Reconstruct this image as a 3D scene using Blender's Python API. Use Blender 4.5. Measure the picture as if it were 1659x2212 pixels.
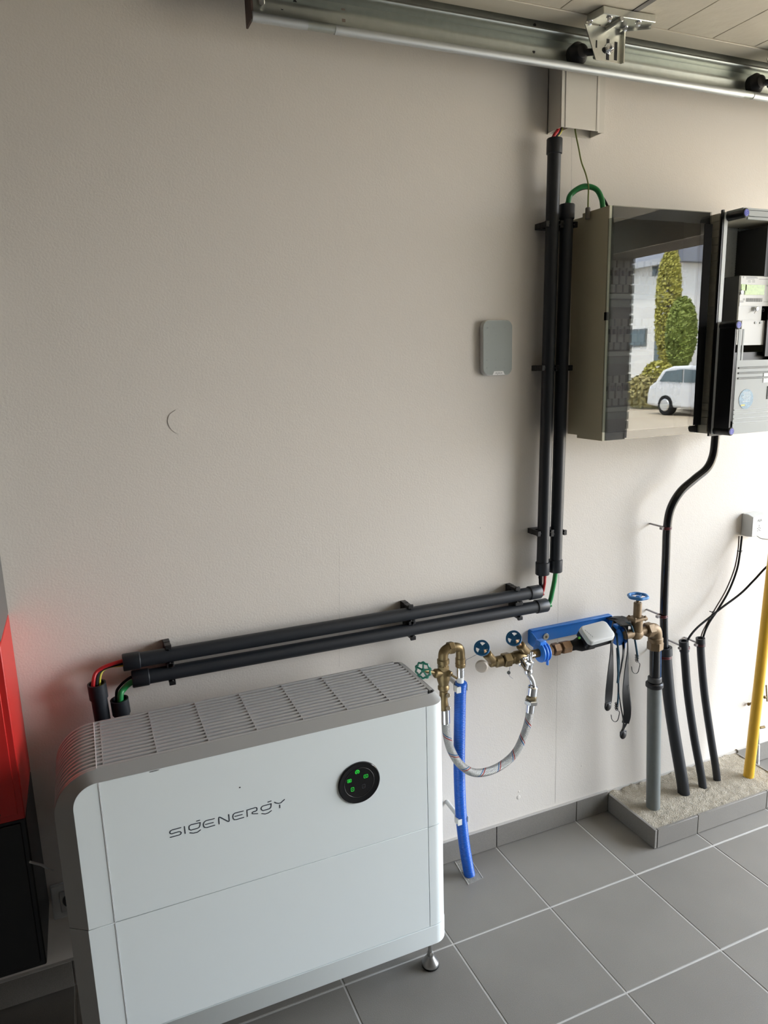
import bpy, bmesh, math, random
from mathutils import Vector, Matrix
random.seed(7)
for o in list(bpy.data.objects): bpy.data.objects.remove(o, do_unlink=True)
SC = bpy.context.scene; COL = SC.collection
# ------------------------------------------------------------------ camera
W, H = 1659, 2212
CP = Vector((-0.1992, -1.6913, 1.4713)); YAW, PIT, ROL, FP = 0.39809, 0.20340, -0.02937, 1551.24
_f = Vector((math.sin(YAW)*math.cos(PIT), math.cos(YAW)*math.cos(PIT), -math.sin(PIT)))
_r = Vector((math.cos(YAW), -math.sin(YAW), 0)); _u = _r.cross(_f)
CR = _r*math.cos(ROL)+_u*math.sin(ROL); CU = _u*math.cos(ROL)-_r*math.sin(ROL)
cam = bpy.data.objects.new('camera', bpy.data.cameras.new('camera')); COL.objects.link(cam)
cam.matrix_world = Matrix(((CR.x, CU.x, -_f.x, CP.x), (CR.y, CU.y, -_f.y, CP.y), (CR.z, CU.z, -_f.z, CP.z), (0, 0, 0, 1)))
cam.data.sensor_fit = 'VERTICAL'; cam.data.sensor_height = 36; cam.data.lens = FP/H*36
cam.data.clip_start = 0.02; cam.data.clip_end = 300
SC.camera = cam
def at(px, py, y=None, x=None, z=None):          # a pixel of the photograph onto a real plane of the garage
    d = CR*((px-W/2)/FP) + CU*(-(py-H/2)/FP) + _f
    if y is not None: t = (y-CP.y)/d.y
    elif x is not None: t = (x-CP.x)/d.x
    else: t = (z-CP.z)/d.z
    return CP + d*t
# ------------------------------------------------------------------ world, sun, exposure
SC.view_settings.view_transform = 'Standard'; SC.view_settings.look = 'None'
SC.view_settings.gamma = 1.0; SC.view_settings.use_curve_mapping = False
SC.view_settings.exposure = 2.66
wd = bpy.data.worlds.new('sky'); SC.world = wd; wd.use_nodes = True
nt = wd.node_tree; nt.nodes.clear()
wo = nt.nodes.new('ShaderNodeOutputWorld'); bg = nt.nodes.new('ShaderNodeBackground')
tc = nt.nodes.new('ShaderNodeTexCoord'); nz = nt.nodes.new('ShaderNodeTexNoise'); rp = nt.nodes.new('ShaderNodeValToRGB')
nz.inputs['Scale'].default_value = 3.0; nz.inputs['Detail'].default_value = 6
rp.color_ramp.elements[0].position = .35; rp.color_ramp.elements[0].color = (.60, .77, 1.0, 1)
rp.color_ramp.elements[1].position = .62; rp.color_ramp.elements[1].color = (1.0, 1.0, 1.0, 1)
nt.links.new(tc.outputs['Generated'], nz.inputs['Vector']); nt.links.new(nz.outputs['Fac'], rp.inputs['Fac'])
nt.links.new(rp.outputs['Color'], bg.inputs['Color']); nt.links.new(bg.outputs[0], wo.inputs[0])
bg.inputs['Strength'].default_value = 2.6
sl = bpy.data.lights.new('sun', 'SUN'); sl.energy = 3.2; sl.angle = math.radians(3); sl.color = (1, .90, .74)
sun = bpy.data.objects.new('sun', sl); COL.objects.link(sun)
sun.rotation_euler = Vector((.45, -.35, -1)).to_track_quat('-Z', 'Y').to_euler(); sun.location = (0, 0, 6)
DX = 3.20                                          # plane of the garage door opening
OY0, OY1, OZ = -.16, -2.80, 2.14                  # opening
pl = bpy.data.lights.new('sky_portal', 'AREA'); pl.shape = 'RECTANGLE'; pl.size = OY0-OY1; pl.size_y = OZ
po = bpy.data.objects.new('sky_portal', pl); COL.objects.link(po)
po.location = (DX+.02, (OY0+OY1)/2, OZ/2); po.rotation_euler = Vector((-1, 0, 0)).to_track_quat('-Z', 'Z').to_euler()
pl.cycles.is_portal = True
# ------------------------------------------------------------------ materials
MATS = {}
def mat(name, col, rough=.5, metal=0., bump=0., bscale=60, var=0., vscale=20, spec=.5, emit=None, estr=0, coat=0):
    if name in MATS: return MATS[name]
    m = bpy.data.materials.new(name); m.use_nodes = True; MATS[name] = m
    n = m.node_tree; b = n.nodes['Principled BSDF']
    b.inputs['Base Color'].default_value = (*col, 1); b.inputs['Roughness'].default_value = rough
    b.inputs['Metallic'].default_value = metal; b.inputs['Specular IOR Level'].default_value = spec
    b.inputs['Coat Weight'].default_value = coat
    t = n.nodes.new('ShaderNodeTexCoord')
    if emit: b.inputs['Emission Color'].default_value = (*emit, 1); b.inputs['Emission Strength'].default_value = estr
    if var:
        q = n.nodes.new('ShaderNodeTexNoise'); q.inputs['Scale'].default_value = vscale; q.inputs['Detail'].default_value = 5
        r = n.nodes.new('ShaderNodeMixRGB'); r.inputs[1].default_value = (*[c*(1-var) for c in col], 1)
        r.inputs[2].default_value = (*[min(1, c*(1+var)) for c in col], 1)
        n.links.new(t.outputs['Object'], q.inputs['Vector']); n.links.new(q.outputs['Fac'], r.inputs[0]); n.links.new(r.outputs[0], b.inputs['Base Color'])
    if bump:
        q = n.nodes.new('ShaderNodeTexNoise'); q.inputs['Scale'].default_value = bscale; q.inputs['Detail'].default_value = 3
        k = n.nodes.new('ShaderNodeBump'); k.inputs['Strength'].default_value = bump; k.inputs['Distance'].default_value = .002
        n.links.new(t.outputs['Object'], q.inputs['Vector']); n.links.new(q.outputs['Fac'], k.inputs['Height']); n.links.new(k.outputs[0], b.inputs['Normal'])
    return m
WHITE = mat('unit_white', (.80, .86, .86), .42, spec=.4)
BANDG = mat('silver_band', (.45, .455, .45), .38, .35)
LOUV = mat('louvre_grey', (.50, .50, .50), .35, .3)
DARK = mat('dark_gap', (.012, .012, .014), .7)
PIPE = mat('slate_pvc', (.011, .014, .019), .45, var=.15, vscale=40)
BLACK = mat('black_plastic', (.006, .006, .007), .4)
BLKG = mat('black_gloss', (.006, .006, .007), .12)
BLKR = mat('black_rubber', (.006, .006, .007), .75, spec=.25)
RED = mat('red_insulation', (.42, .015, .02), .35)
GRN = mat('green_sheath', (.015, .22, .06), .35)
YGR = mat('yellow_green_insulation', (.55, .50, .06), .4)
YGW = mat('earth_wire', (.16, .20, .04), .4)
STEEL = mat('galvanised_steel', (.42, .45, .42), .36, .85, bump=.15, bscale=30, var=.12, vscale=60)
ZINC = mat('zinc_plate', (.62, .63, .58), .28, .9, var=.1, vscale=90)
CHROME = mat('chrome', (.80, .81, .82), .12, 1.0)
SATIN = mat('satin_steel', (.55, .55, .54), .28, 1.0)
BRASS = mat('tarnished_brass', (.215, .155, .075), .42, .75, bump=.3, bscale=90, var=.35, vscale=70)
BRZ = mat('bronze_fitting', (.215, .150, .085), .5, .45, bump=.3, bscale=90, var=.25, vscale=70)
BRB = mat('copper_fitting', (.20, .12, .065), .45, .6, bump=.3, bscale=90, var=.25, vscale=70)
BLUEW = mat('blue_handwheel', (.012, .10, .23), .35, var=.15, vscale=60)
BLUEH = mat('light_blue_handwheel', (.045, .21, .50), .4, var=.15, vscale=60)
GREENW = mat('green_handwheel', (.01, .16, .10), .35)
BLUEB = mat('blue_bracket', (.02, .18, .58), .3)
BLUEC = mat('blue_clip', (.025, .21, .75), .35)
WHT = mat('white_plastic', (.66, .67, .66), .4)
TRUNK = mat('trunking_white', (.66, .63, .57), .4)
GREYP = mat('grey_pvc', (.155, .17, .165), .45, var=.1, vscale=50)
YEL = mat('yellow_pipe', (.72, .42, .03), .35, var=.06, vscale=30)
BEIGE = mat('beige_enclosure', (.42, .385, .27), .5)
MGREY = mat('meter_box_grey', (.36, .345, .28), .5)
CGREY = mat('cover_grey', (.34, .365, .36), .5)
LGREY = mat('light_grey', (.52, .55, .55), .5)
DGREY = mat('dark_grey', (.035, .035, .038), .5)
MWHITE = mat('meter_white', (.66, .67, .66), .45)
SCRB = mat('blue_screw', (.07, .08, .48), .4)
INK = mat('ink_grey', (.035, .045, .06), .5)
INKL = mat('ink_light', (.30, .32, .33), .5)
LCD = mat('lcd_green_reflection', (.36, .52, .10), .25, var=.5, vscale=120)  # mottled green: reflection of greenery put into the display colour
STICK = mat('sticker_blue', (.16, .29, .40), .4, var=.75, vscale=190)
STYEL = mat('sticker_yellow', (.70, .60, .12), .5)
RCLAMP = mat('dark_red_clamp', (.10, .012, .014), .4)
REDC = mat('red_paint', (.52, .018, .015), .38)
GREYC = mat('grey_cabinet', (.09, .09, .088), .4)
DOORW = mat('door_leaf_white', (.60, .555, .46), .45, bump=.9, bscale=28)
DOORS = mat('door_stile_white', (.58, .54, .45), .4)
LEDG = mat('green_led', (.02, .5, .05), .4, emit=(.02, .9, .06), estr=.10)
GROUT = mat('grout', (.52, .50, .47), .8, bump=.3, bscale=200)
BRAID0 = None
def tile_mat():
    m = mat('porcelain_tile', (.158, .155, .150), .42, bump=.12, bscale=400, spec=.4)
    n = m.node_tree; b = n.nodes['Principled BSDF']; t = n.nodes['Texture Coordinate']
    q = n.nodes.new('ShaderNodeTexNoise'); q.inputs['Scale'].default_value = 900; q.inputs['Detail'].default_value = 2
    q2 = n.nodes.new('ShaderNodeTexNoise'); q2.inputs['Scale'].default_value = 6
    oi = n.nodes.new('ShaderNodeObjectInfo')
    r = n.nodes.new('ShaderNodeValToRGB'); r.color_ramp.elements[0].position = .3; r.color_ramp.elements[0].color = (.182, .170, .152, 1)
    r.color_ramp.elements[1].position = .7; r.color_ramp.elements[1].color = (.275, .258, .232, 1)
    a = n.nodes.new('ShaderNodeMath'); a.operation = 'MULTIPLY_ADD'; a.inputs[1].default_value = .12; a.inputs[2].default_value = .88
    mx = n.nodes.new('ShaderNodeVectorMath'); mx.operation = 'SCALE'
    sm = n.nodes.new('ShaderNodeMath'); sm.operation = 'MULTIPLY_ADD'; sm.inputs[1].default_value = .2; sm.inputs[2].default_value = .9
    pm = n.nodes.new('ShaderNodeMath'); pm.operation = 'MULTIPLY'
    L = n.links.new
    L(t.outputs['Object'], q.inputs['Vector']); L(t.outputs['Object'], q2.inputs['Vector']); L(q.outputs['Fac'], r.inputs['Fac'])
    L(oi.outputs['Random'], a.inputs[0]); L(q2.outputs['Fac'], sm.inputs[0]); L(a.outputs[0], pm.inputs[0]); L(sm.outputs[0], pm.inputs[1])
    L(r.outputs['Color'], mx.inputs[0]); L(pm.outputs[0], mx.inputs['Scale']); L(mx.outputs[0], b.inputs['Base Color'])
    return m
TILE = tile_mat()
def wall_mat():
    m = mat('wall_paint', (.72, .68, .625), .62, spec=.3)
    n = m.node_tree; b = n.nodes['Principled BSDF']; t = n.nodes['Texture Coordinate']; L = n.links.new
    q = n.nodes.new('ShaderNodeTexNoise'); q.inputs['Scale'].default_value = 210; q.inputs['Detail'].default_value = 4
    q2 = n.nodes.new('ShaderNodeTexNoise'); q2.inputs['Scale'].default_value = 18; q2.inputs['Detail'].default_value = 6
    k = n.nodes.new('ShaderNodeBump'); k.inputs['Strength'].default_value = .27; k.inputs['Distance'].default_value = .0016
    k2 = n.nodes.new('ShaderNodeBump'); k2.inputs['Strength'].default_value = .12; k2.inputs['Distance'].default_value = .006
    L(t.outputs['Object'], q.inputs['Vector']); L(t.outputs['Object'], q2.inputs['Vector'])
    L(q.outputs['Fac'], k.inputs['Height']); L(q2.outputs['Fac'], k2.inputs['Height']); L(k2.outputs[0], k.inputs['Normal']); L(k.outputs[0], b.inputs['Normal'])
    # sparse little scuffs and nicks in the paint
    v = n.nodes.new('ShaderNodeTexVoronoi'); v.inputs['Scale'].default_value = 5.5; v.inputs['Randomness'].default_value = 1
    mp = n.nodes.new('ShaderNodeMapping'); mp.inputs['Scale'].default_value = (2.2, 1, .9)
    th = n.nodes.new('ShaderNodeMath'); th.operation = 'LESS_THAN'; th.inputs[1].default_value = .014
    mx = n.nodes.new('ShaderNodeMixRGB'); mx.inputs[1].default_value = (.72, .68, .625, 1); mx.inputs[2].default_value = (.40, .38, .36, 1)
    L(t.outputs['Object'], mp.inputs['Vector']); L(mp.outputs[0], v.inputs['Vector']); L(v.outputs['Distance'], th.inputs[0]); L(th.outputs[0], mx.inputs[0])
    L(mx.outputs[0], b.inputs['Base Color'])
    return m
WALL = wall_mat()
def sand_mat():
    m = mat('sand_screed', (.36, .32, .25), .9, bump=1.0, bscale=260, var=.35, vscale=230)
    m.node_tree.nodes['Bump'].inputs['Distance'].default_value = .004; return m
SAND = sand_mat()
def glass_mat(name, tint, ior, rough=0.0):
    m = bpy.data.materials.new(name); m.use_nodes = True; MATS[name] = m; n = m.node_tree; n.nodes.clear()
    o = n.nodes.new('ShaderNodeOutputMaterial'); mx = n.nodes.new('ShaderNodeMixShader'); tr = n.nodes.new('ShaderNodeBsdfTransparent')
    gl = n.nodes.new('ShaderNodeBsdfGlossy'); fr = n.nodes.new('ShaderNodeFresnel'); fr.inputs['IOR'].default_value = ior
    tr.inputs['Color'].default_value = (*tint, 1); gl.inputs['Roughness'].default_value = rough; gl.inputs['Color'].default_value = (1, 1, 1, 1)
    ge = n.nodes.new('ShaderNodeNewGeometry'); iv = n.nodes.new('ShaderNodeMath'); iv.operation = 'SUBTRACT'; iv.inputs[0].default_value = 1
    mu = n.nodes.new('ShaderNodeMath'); mu.operation = 'MULTIPLY'; n.links.new(ge.outputs['Backfacing'], iv.inputs[1]); n.links.new(iv.outputs[0], mu.inputs[0]); n.links.new(fr.outputs[0], mu.inputs[1])
    n.links.new(mu.outputs[0], mx.inputs[0]); n.links.new(tr.outputs[0], mx.inputs[1]); n.links.new(gl.outputs[0], mx.inputs[2]); n.links.new(mx.outputs[0], o.inputs[0])
    return m
SMOKE = glass_mat('smoked_glass', (.74, .75, .74), 1.66)
def braid_mat():
    m = mat('steel_braid', (.40, .40, .39), .4, .6); n = m.node_tree; b = n.nodes['Principled BSDF']; L = n.links.new
    uv = n.nodes.new('ShaderNodeUVMap'); sp = n.nodes.new('ShaderNodeSeparateXYZ'); L(uv.outputs[0], sp.inputs[0])
    def mth(op, a, bb, c=None):
        k = n.nodes.new('ShaderNodeMath'); k.operation = op
        for i, v in enumerate((a, bb, c)):
            if v is None: continue
            if isinstance(v, (int, float)): k.inputs[i].default_value = v
            else: L(v, k.inputs[i])
        return k.outputs[0]
    u, v = sp.outputs[0], sp.outputs[1]                  # u round the hose 0..1, v metres along it
    d1 = mth('SINE', mth('MULTIPLY', mth('ADD', mth('MULTIPLY', v, 240.), mth('MULTIPLY', u, 12.)), 6.2832), 0)
    d2 = mth('SINE', mth('MULTIPLY', mth('SUBTRACT', mth('MULTIPLY', v, 240.), mth('MULTIPLY', u, 12.)), 6.2832), 0)
    hgt = mth('MAXIMUM', d1, d2)
    k = n.nodes.new('ShaderNodeBump'); k.inputs['Strength'].default_value = .7; k.inputs['Distance'].default_value = .001
    L(hgt, k.inputs['Height']); L(k.outputs[0], b.inputs['Normal'])
    ph = mth('FRACT', mth('ADD', mth('MULTIPLY', v, 1/.052), u), 0)
    r = mth('LESS_THAN', mth('ABSOLUTE', mth('SUBTRACT', ph, .30), 0), .028)
    bl = mth('LESS_THAN', mth('ABSOLUTE', mth('SUBTRACT', ph, .42), 0), .028)
    m1 = n.nodes.new('ShaderNodeMixRGB'); m1.inputs[1].default_value = (.40, .40, .38, 1); m1.inputs[2].default_value = (.30, .03, .03, 1); L(r, m1.inputs[0])
    m2 = n.nodes.new('ShaderNodeMixRGB'); m2.inputs[2].default_value = (.02, .09, .22, 1); L(m1.outputs[0], m2.inputs[1]); L(bl, m2.inputs[0])
    L(m2.outputs[0], b.inputs['Base Color']); return m
BRAID = braid_mat()
CORR = mat('blue_corrugated', (.008, .105, .50), .36)
# ------------------------------------------------------------------ mesh builder
class MB:
    def __init__(s): s.v = []; s.f = []; s.uv = None
    def add(s, vs, fs):
        k = len(s.v); s.v += [Vector(p) for p in vs]; s.f += [[k+i for i in f] for f in fs]; return s
    def box(s, a, b):
        x0, x1 = sorted((a[0], b[0])); y0, y1 = sorted((a[1], b[1])); z0, z1 = sorted((a[2], b[2]))
        return s.add([(x, y, z) for z in (z0, z1) for y in (y0, y1) for x in (x0, x1)],
                     [(0, 2, 3, 1), (4, 5, 7, 6), (0, 1, 5, 4), (2, 6, 7, 3), (0, 4, 6, 2), (1, 3, 7, 5)])
    def obox(s, c, ax, ay, az):            # oriented box, half-axis vectors
        c, ax, ay, az = map(Vector, (c, ax, ay, az))
        return s.add([c+i*ax+j*ay+k*az for k in (-1, 1) for j in (-1, 1) for i in (-1, 1)],
                     [(0, 2, 3, 1), (4, 5, 7, 6), (0, 1, 5, 4), (2, 6, 7, 3), (0, 4, 6, 2), (1, 3, 7, 5)])
    def lathe(s, p0, d, prof, n=24, cap=True, ph=0., up=None):   # prof: (distance along d, radius)
        p0 = Vector(p0); d = Vector(d).normalized()
        a = (up and Vector(up)) or (Vector((0, 0, 1)) if abs(d.z) < .9 else Vector((1, 0, 0)))
        e1 = (a-a.dot(d)*d).normalized(); e2 = d.cross(e1); vs = []; fs = []
        for t, r in prof:
            for i in range(n):
                w = 2*math.pi*i/n+ph; vs.append(p0+d*t+(e1*math.cos(w)+e2*math.sin(w))*max(r, 1e-5))
        for j in range(len(prof)-1):
            for i in range(n):
                k = (i+1) % n; fs.append((j*n+i, j*n+k, (j+1)*n+k, (j+1)*n+i))
        if cap: fs.append(tuple(reversed(range(n)))); fs.append(tuple(range((len(prof)-1)*n, len(prof)*n)))
        return s.add(vs, fs)
    def cyl(s, a, b, r, r2=None, n=24, ph=0.):
        a = Vector(a); b = Vector(b); L = (b-a).length; r2 = r if r2 is None else r2
        return s.lathe(a, b-a, [(0, r), (L, r2)], n, True, ph)
    def cylb(s, a, b, r, bev=.002, n=28, ph=0.):
        a = Vector(a); b = Vector(b); L = (b-a).length; bev = min(bev, L*.45, r*.6)
        return s.lathe(a, b-a, [(0, r-bev), (bev, r), (L-bev, r), (L, r-bev)], n, True, ph)
    def hexn(s, a, b, r, ph=0.): return s.cylb(a, b, r, .0025, 6, ph)
    def tube(s, path, r, n=16, cap=True, uv=False, inner=None):
        path = [Vector(p) for p in path]; N = len(path); vs = []; fs = []
        t = [(path[min(i+1, N-1)]-path[max(i-1, 0)]).normalized() for i in range(N)]
        a = Vector((0, 1, 0)) if abs(t[0].y) < .9 else Vector((1, 0, 0))
        e = (a-a.dot(t[0])*t[0]).normalized(); L = 0; uvs = []
        for i in range(N):
            e = (e-e.dot(t[i])*t[i]).normalized(); g = t[i].cross(e)
            if i: L += (path[i]-path[i-1]).length
            rr = r(i, L) if callable(r) else r
            for j in range(n):
                w = 2*math.pi*j/n; vs.append(path[i]+(e*math.cos(w)+g*math.sin(w))*rr)
            uvs.append(L)
        base = len(s.f)
        for i in range(N-1):
            for j in range(n):
                k = (j+1) % n; fs.append((i*n+j, i*n+k, (i+1)*n+k, (i+1)*n+j))
        if cap: fs.append(tuple(reversed(range(n)))); fs.append(tuple(range((N-1)*n, N*n)))
        s.add(vs, fs)
        if uv:
            s.uv = []
            for i in range(N-1):
                for j in range(n): s.uv += [(j/n, uvs[i]), ((j+1)/n, uvs[i]), ((j+1)/n, uvs[i+1]), (j/n, uvs[i+1])]
            if cap: s.uv += [(0, 0)]*(2*n)
        return s
    def pipe(s, a, b, r, ri, n=28):       # hollow straight pipe
        a = Vector(a); b = Vector(b); L = (b-a).length
        s.lathe(a, b-a, [(0, ri), (0, r), (L, r), (L, ri), (0, ri)], n, False); return s
    def torus(s, c, nrm, R, r, n=36, m=10, wav=0, wn=6, a0=0, a1=2*math.pi):
        c = Vector(c); nrm = Vector(nrm).normalized(); a = Vector((0, 0, 1)) if abs(nrm.z) < .9 else Vector((1, 0, 0))
        e1 = (a-a.dot(nrm)*nrm).normalized(); e2 = nrm.cross(e1); full = abs(a1-a0-2*math.pi) < 1e-6; N = n if full else n+1
        vs = []; fs = []
        for i in range(N):
            w = a0+(a1-a0)*i/n; RR = R+wav*math.cos(wn*w); d = e1*math.cos(w)+e2*math.sin(w)
            for j in range(m):
                q = 2*math.pi*j/m; vs.append(c+d*(RR+r*math.cos(q))+nrm*r*math.sin(q))
        for i in range(n):
            i2 = (i+1) % N
            for j in range(m): fs.append((i*m+j, i2*m+j, i2*m+(j+1) % m, i*m+(j+1) % m))
        return s.add(vs, fs)
    def prism(s, pts, off):               # closed polygon pts, extruded by vector off
        pts = [Vector(p) for p in pts]; n = len(pts); off = Vector(off)
        return s.add(pts+[p+off for p in pts], [tuple(range(n)), tuple(reversed(range(n, 2*n)))]+[(i, i+n, (i+1) % n+n, (i+1) % n) for i in range(n)])
    def strip(s, A, B):
        n = len(A); return s.add(list(A)+list(B), [(i, i+1, n+i+1, n+i) for i in range(n-1)])
    def sphere(s, c, r, n=16, sq=(1, 1, 1)):
        vs = []; fs = []; m = n//2; c = Vector(c)
        for j in range(m+1):
            a = math.pi*j/m
            for i in range(n):
                w = 2*math.pi*i/n; vs.append(c+Vector((math.sin(a)*math.cos(w)*sq[0], math.sin(a)*math.sin(w)*sq[1], math.cos(a)*sq[2]))*r)
        for j in range(m):
            for i in range(n): fs.append((j*n+i, (j+1)*n+i, (j+1)*n+(i+1) % n, j*n+(i+1) % n))
        return s.add(vs, fs)
    def build(s, name, m, parent=None, bevel=0, label=None, kind=None, smooth=38, fix=True):
        me = bpy.data.meshes.new(name); vs = s.v
        if parent is None:
            lo = [min(v[i] for v in vs) for i in range(3)]; hi = [max(v[i] for v in vs) for i in range(3)]
            loc = Vector(((lo[0]+hi[0])/2, (lo[1]+hi[1])/2, lo[2]))
        else: loc = wloc(parent)
        me.from_pydata([v-loc for v in vs], [], s.f)
        if s.uv:
            l = me.uv_layers.new(name='UVMap')
            for i, u in enumerate(s.uv): l.data[i].uv = u
        if fix:
            b = bmesh.new(); b.from_mesh(me); bmesh.ops.remove_doubles(b, verts=b.verts, dist=2e-6) if not s.uv else None
            bmesh.ops.recalc_face_normals(b, faces=b.faces); b.to_mesh(me); b.free()
        me.materials.append(m)
        for p in me.polygons: p.use_smooth = True
        me.set_sharp_from_angle(angle=math.radians(smooth))
        o = bpy.data.objects.new(name, me); COL.objects.link(o)
        if parent is None: o.location = loc
        else: o.parent = parent
        if bevel:
            bv = o.modifiers.new('bevel', 'BEVEL'); bv.width = bevel; bv.segments = 2; bv.limit_method = 'ANGLE'; bv.angle_limit = math.radians(50)
        if label: o['label'] = label
        if kind: o['kind'] = kind
        return o
def wloc(o):
    l = Vector(o.location)
    while o.parent: o = o.parent; l += Vector(o.location)
    return l
def thing(name, loc, label, cat, group=None):
    o = bpy.data.objects.new(name, None); COL.objects.link(o); o.location = loc; o.empty_display_size = .05
    o['label'] = label; o['category'] = cat
    if group: o['group'] = group
    return o
def tag(o, label, cat, group=None):
    o['label'] = label; o['category'] = cat
    if group: o['group'] = group
    return o
def smooth_path(pts, k=10):
    pts = [Vector(p) for p in pts]; out = []
    P = [pts[0]*2-pts[1]]+pts+[pts[-1]*2-pts[-2]]
    for i in range(1, len(P)-2):
        a, b, c, d = P[i-1:i+3]
        for j in range(k):
            t = j/k; out.append(.5*((2*b)+(c-a)*t+(2*a-5*b+4*c-d)*t*t+(3*b-a-3*c+d)*t**3))
    out.append(pts[-1]); return out
def arc(cx, cy, r, a0, a1, n=12, ry=None):
    ry = r if ry is None else ry
    return [(cx+r*math.cos(math.radians(a0+(a1-a0)*i/n)), cy+ry*math.sin(math.radians(a0+(a1-a0)*i/n))) for i in range(n+1)]
V = Vector
# ================================================================== SETTING
XL, YF, ZC = -3.0, -3.25, 2.46
def struct(name, mb, m, **k):
    o = mb.build(name, m, **k); o['kind'] = 'structure'; return o
wall = struct('wall_back', MB().box((XL-.2, 0, -.1), (DX+.3, .2, ZC+.1)), WALL)
DIMW = mat('dimmed_wall', (.13, .115, .10), .85, bump=.5, bscale=25, var=.15, vscale=6)  # dark tone given to the unseen walls to cut bounced light
struct('wall_left', MB().box((XL-.2, YF, -.1), (XL, 0, ZC+.1)), DIMW)
struct('wall_front', MB().box((XL-.2, YF-.2, -.1), (DX+.3, YF, ZC+.1)), DIMW)
struct('ceiling', MB().box((XL-.2, YF-.2, ZC), (DX+.5, .2, ZC+.25)), mat('ceiling_white', (.38, .36, .32), .8, bump=.2))
BRICK = mat('dark_brick', (.10, .085, .075), .85, bump=.8, bscale=60, var=.3, vscale=14)
wr = struct('wall_right', MB().box((DX, YF-.2, -.1), (DX+.3, OY1-.0, ZC+.2)).box((DX, OY0, -.1), (DX+.3, .2, ZC+.2)).box((DX, OY1, OZ), (DX+.3, OY0, ZC+.2)), BRICK)
wi = MB().box((DX-.012, YF, 0), (DX, OY1, ZC)).box((DX-.012, OY0, 0), (DX, 0, ZC)).box((DX-.012, OY1, OZ), (DX, OY0, ZC)).build('plaster_lining', WALL, wr)
z = 0.0; k = 0                                     # bricks of the jamb, every other one a little proud
bm_ = None
while z < OZ:
    pr = .0045 if k % 3 == 1 else random.uniform(-.002, .002)
    o = MB().box((DX+.29, OY1-.10, z+.002), (DX+.31, OY1+pr+.004, z+.058))
    ob = o.build('brick', BRICK, wr); z += .068; k += 1
floor = struct('floor', MB().box((XL, YF, -.1), (DX+.3, 0, -.0012)), GROUT)
TP, X0, R0, SK = .30, .552, .2828, .009
tm = None
def tile(x0, x1, y0, y1):
    g = .0021; global tm
    full = abs(x1-x0-TP) < 1e-6 and abs(y1-y0-TP) < 1e-6
    if full and tm:
        o = bpy.data.objects.new('tile', tm); COL.objects.link(o); o.parent = floor
        o.location = Vector(((x0+x1)/2, (y0+y1)/2, 0))-wloc(floor)
        return
    mb = MB(); a, b, c, d = (x0+g, x1-g, y0+g, y1-g) ; cx, cy = (x0+x1)/2, (y0+y1)/2
    e = .0012
    mb.add([(a-cx, c-cy, -.004), (b-cx, c-cy, -.004), (b-cx, d-cy, -.004), (a-cx, d-cy, -.004), (a-cx, c-cy, -e), (b-cx, c-cy, -e), (b-cx, d-cy, -e), (a-cx, d-cy, -e),
            (a+e-cx, c+e-cy, 0), (b-e-cx, c+e-cy, 0), (b-e-cx, d-e-cy, 0), (a+e-cx, d-e-cy, 0)],
           [(0, 1, 5, 4), (1, 2, 6, 5), (2, 3, 7, 6), (3, 0, 4, 7), (4, 5, 9, 8), (5, 6, 10, 9), (6, 7, 11, 10), (7, 4, 8, 11), (8, 9, 10, 11)])
    me = bpy.data.meshes.new('tile'); me.from_pydata(mb.v, [], mb.f); me.materials.append(TILE)
    if full: tm = me
    o = bpy.data.objects.new('tile', me); COL.objects.link(o); o.parent = floor; o.location = Vector((cx, cy, 0))-wloc(floor)
ys = [0, -R0]
while ys[-1] > YF: ys.append(max(ys[-1]-TP, YF))
xs = [X0+TP*i for i in range(-12, 9) if XL < X0+TP*i < DX+.29]; xs = [XL]+xs+[DX+.3]
for i in range(len(xs)-1):
    for j in range(len(ys)-1): tile(xs[i], xs[i+1], ys[j+1], ys[j])
# plaster patch ring and small nicks on the wall
c = at(388, 911, y=0); pts = []
for i in range(28):
    w = 2*math.pi*i/28; r = .0265+.0008*math.sin(3*w)+(.002 if 5 < i < 9 else 0); pts.append((c.x+r*math.cos(w)*.98, -.0011, c.z+r*math.sin(w)))
MB().prism(pts, (0, .0011, 0)).build('plaster_patch', WALL, wall)
c = at(1120, 1722, y=0); MB().sphere(c, .007, 14, (1, .22, 1.1)).build('plaster_patch', WALL, wall)
c = at(1121, 1710, y=0); MB().sphere(c, .0035, 14, (1, .3, 1.1)).build('plaster_patch', WALL, wall)
# hairline joints between the wall panels
CRK = mat('joint_shadow_line', (.33, .31, .29), .9)
def crack(px0, py0, px1, py1, w=.0005):
    a = at(px0, py0, y=0); b = at(px1, py1, y=0); n = 24; L = []; R_ = []
    for i in range(n+1):
        t = i/n; p = a.lerp(b, t); j = random.uniform(-.0005, .0005); L.append((p.x-w+j, -.0003, p.z)); R_.append((p.x+w*random.uniform(0, .8)+j, -.0003, p.z))
    MB().strip(L, R_).build('wall_joint', CRK, wall)
crack(1235, 296, 1234, 420); crack(1206.8, 1240, 1199, 1735); crack(733, 1180, 733, 1440, .0003)
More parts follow.
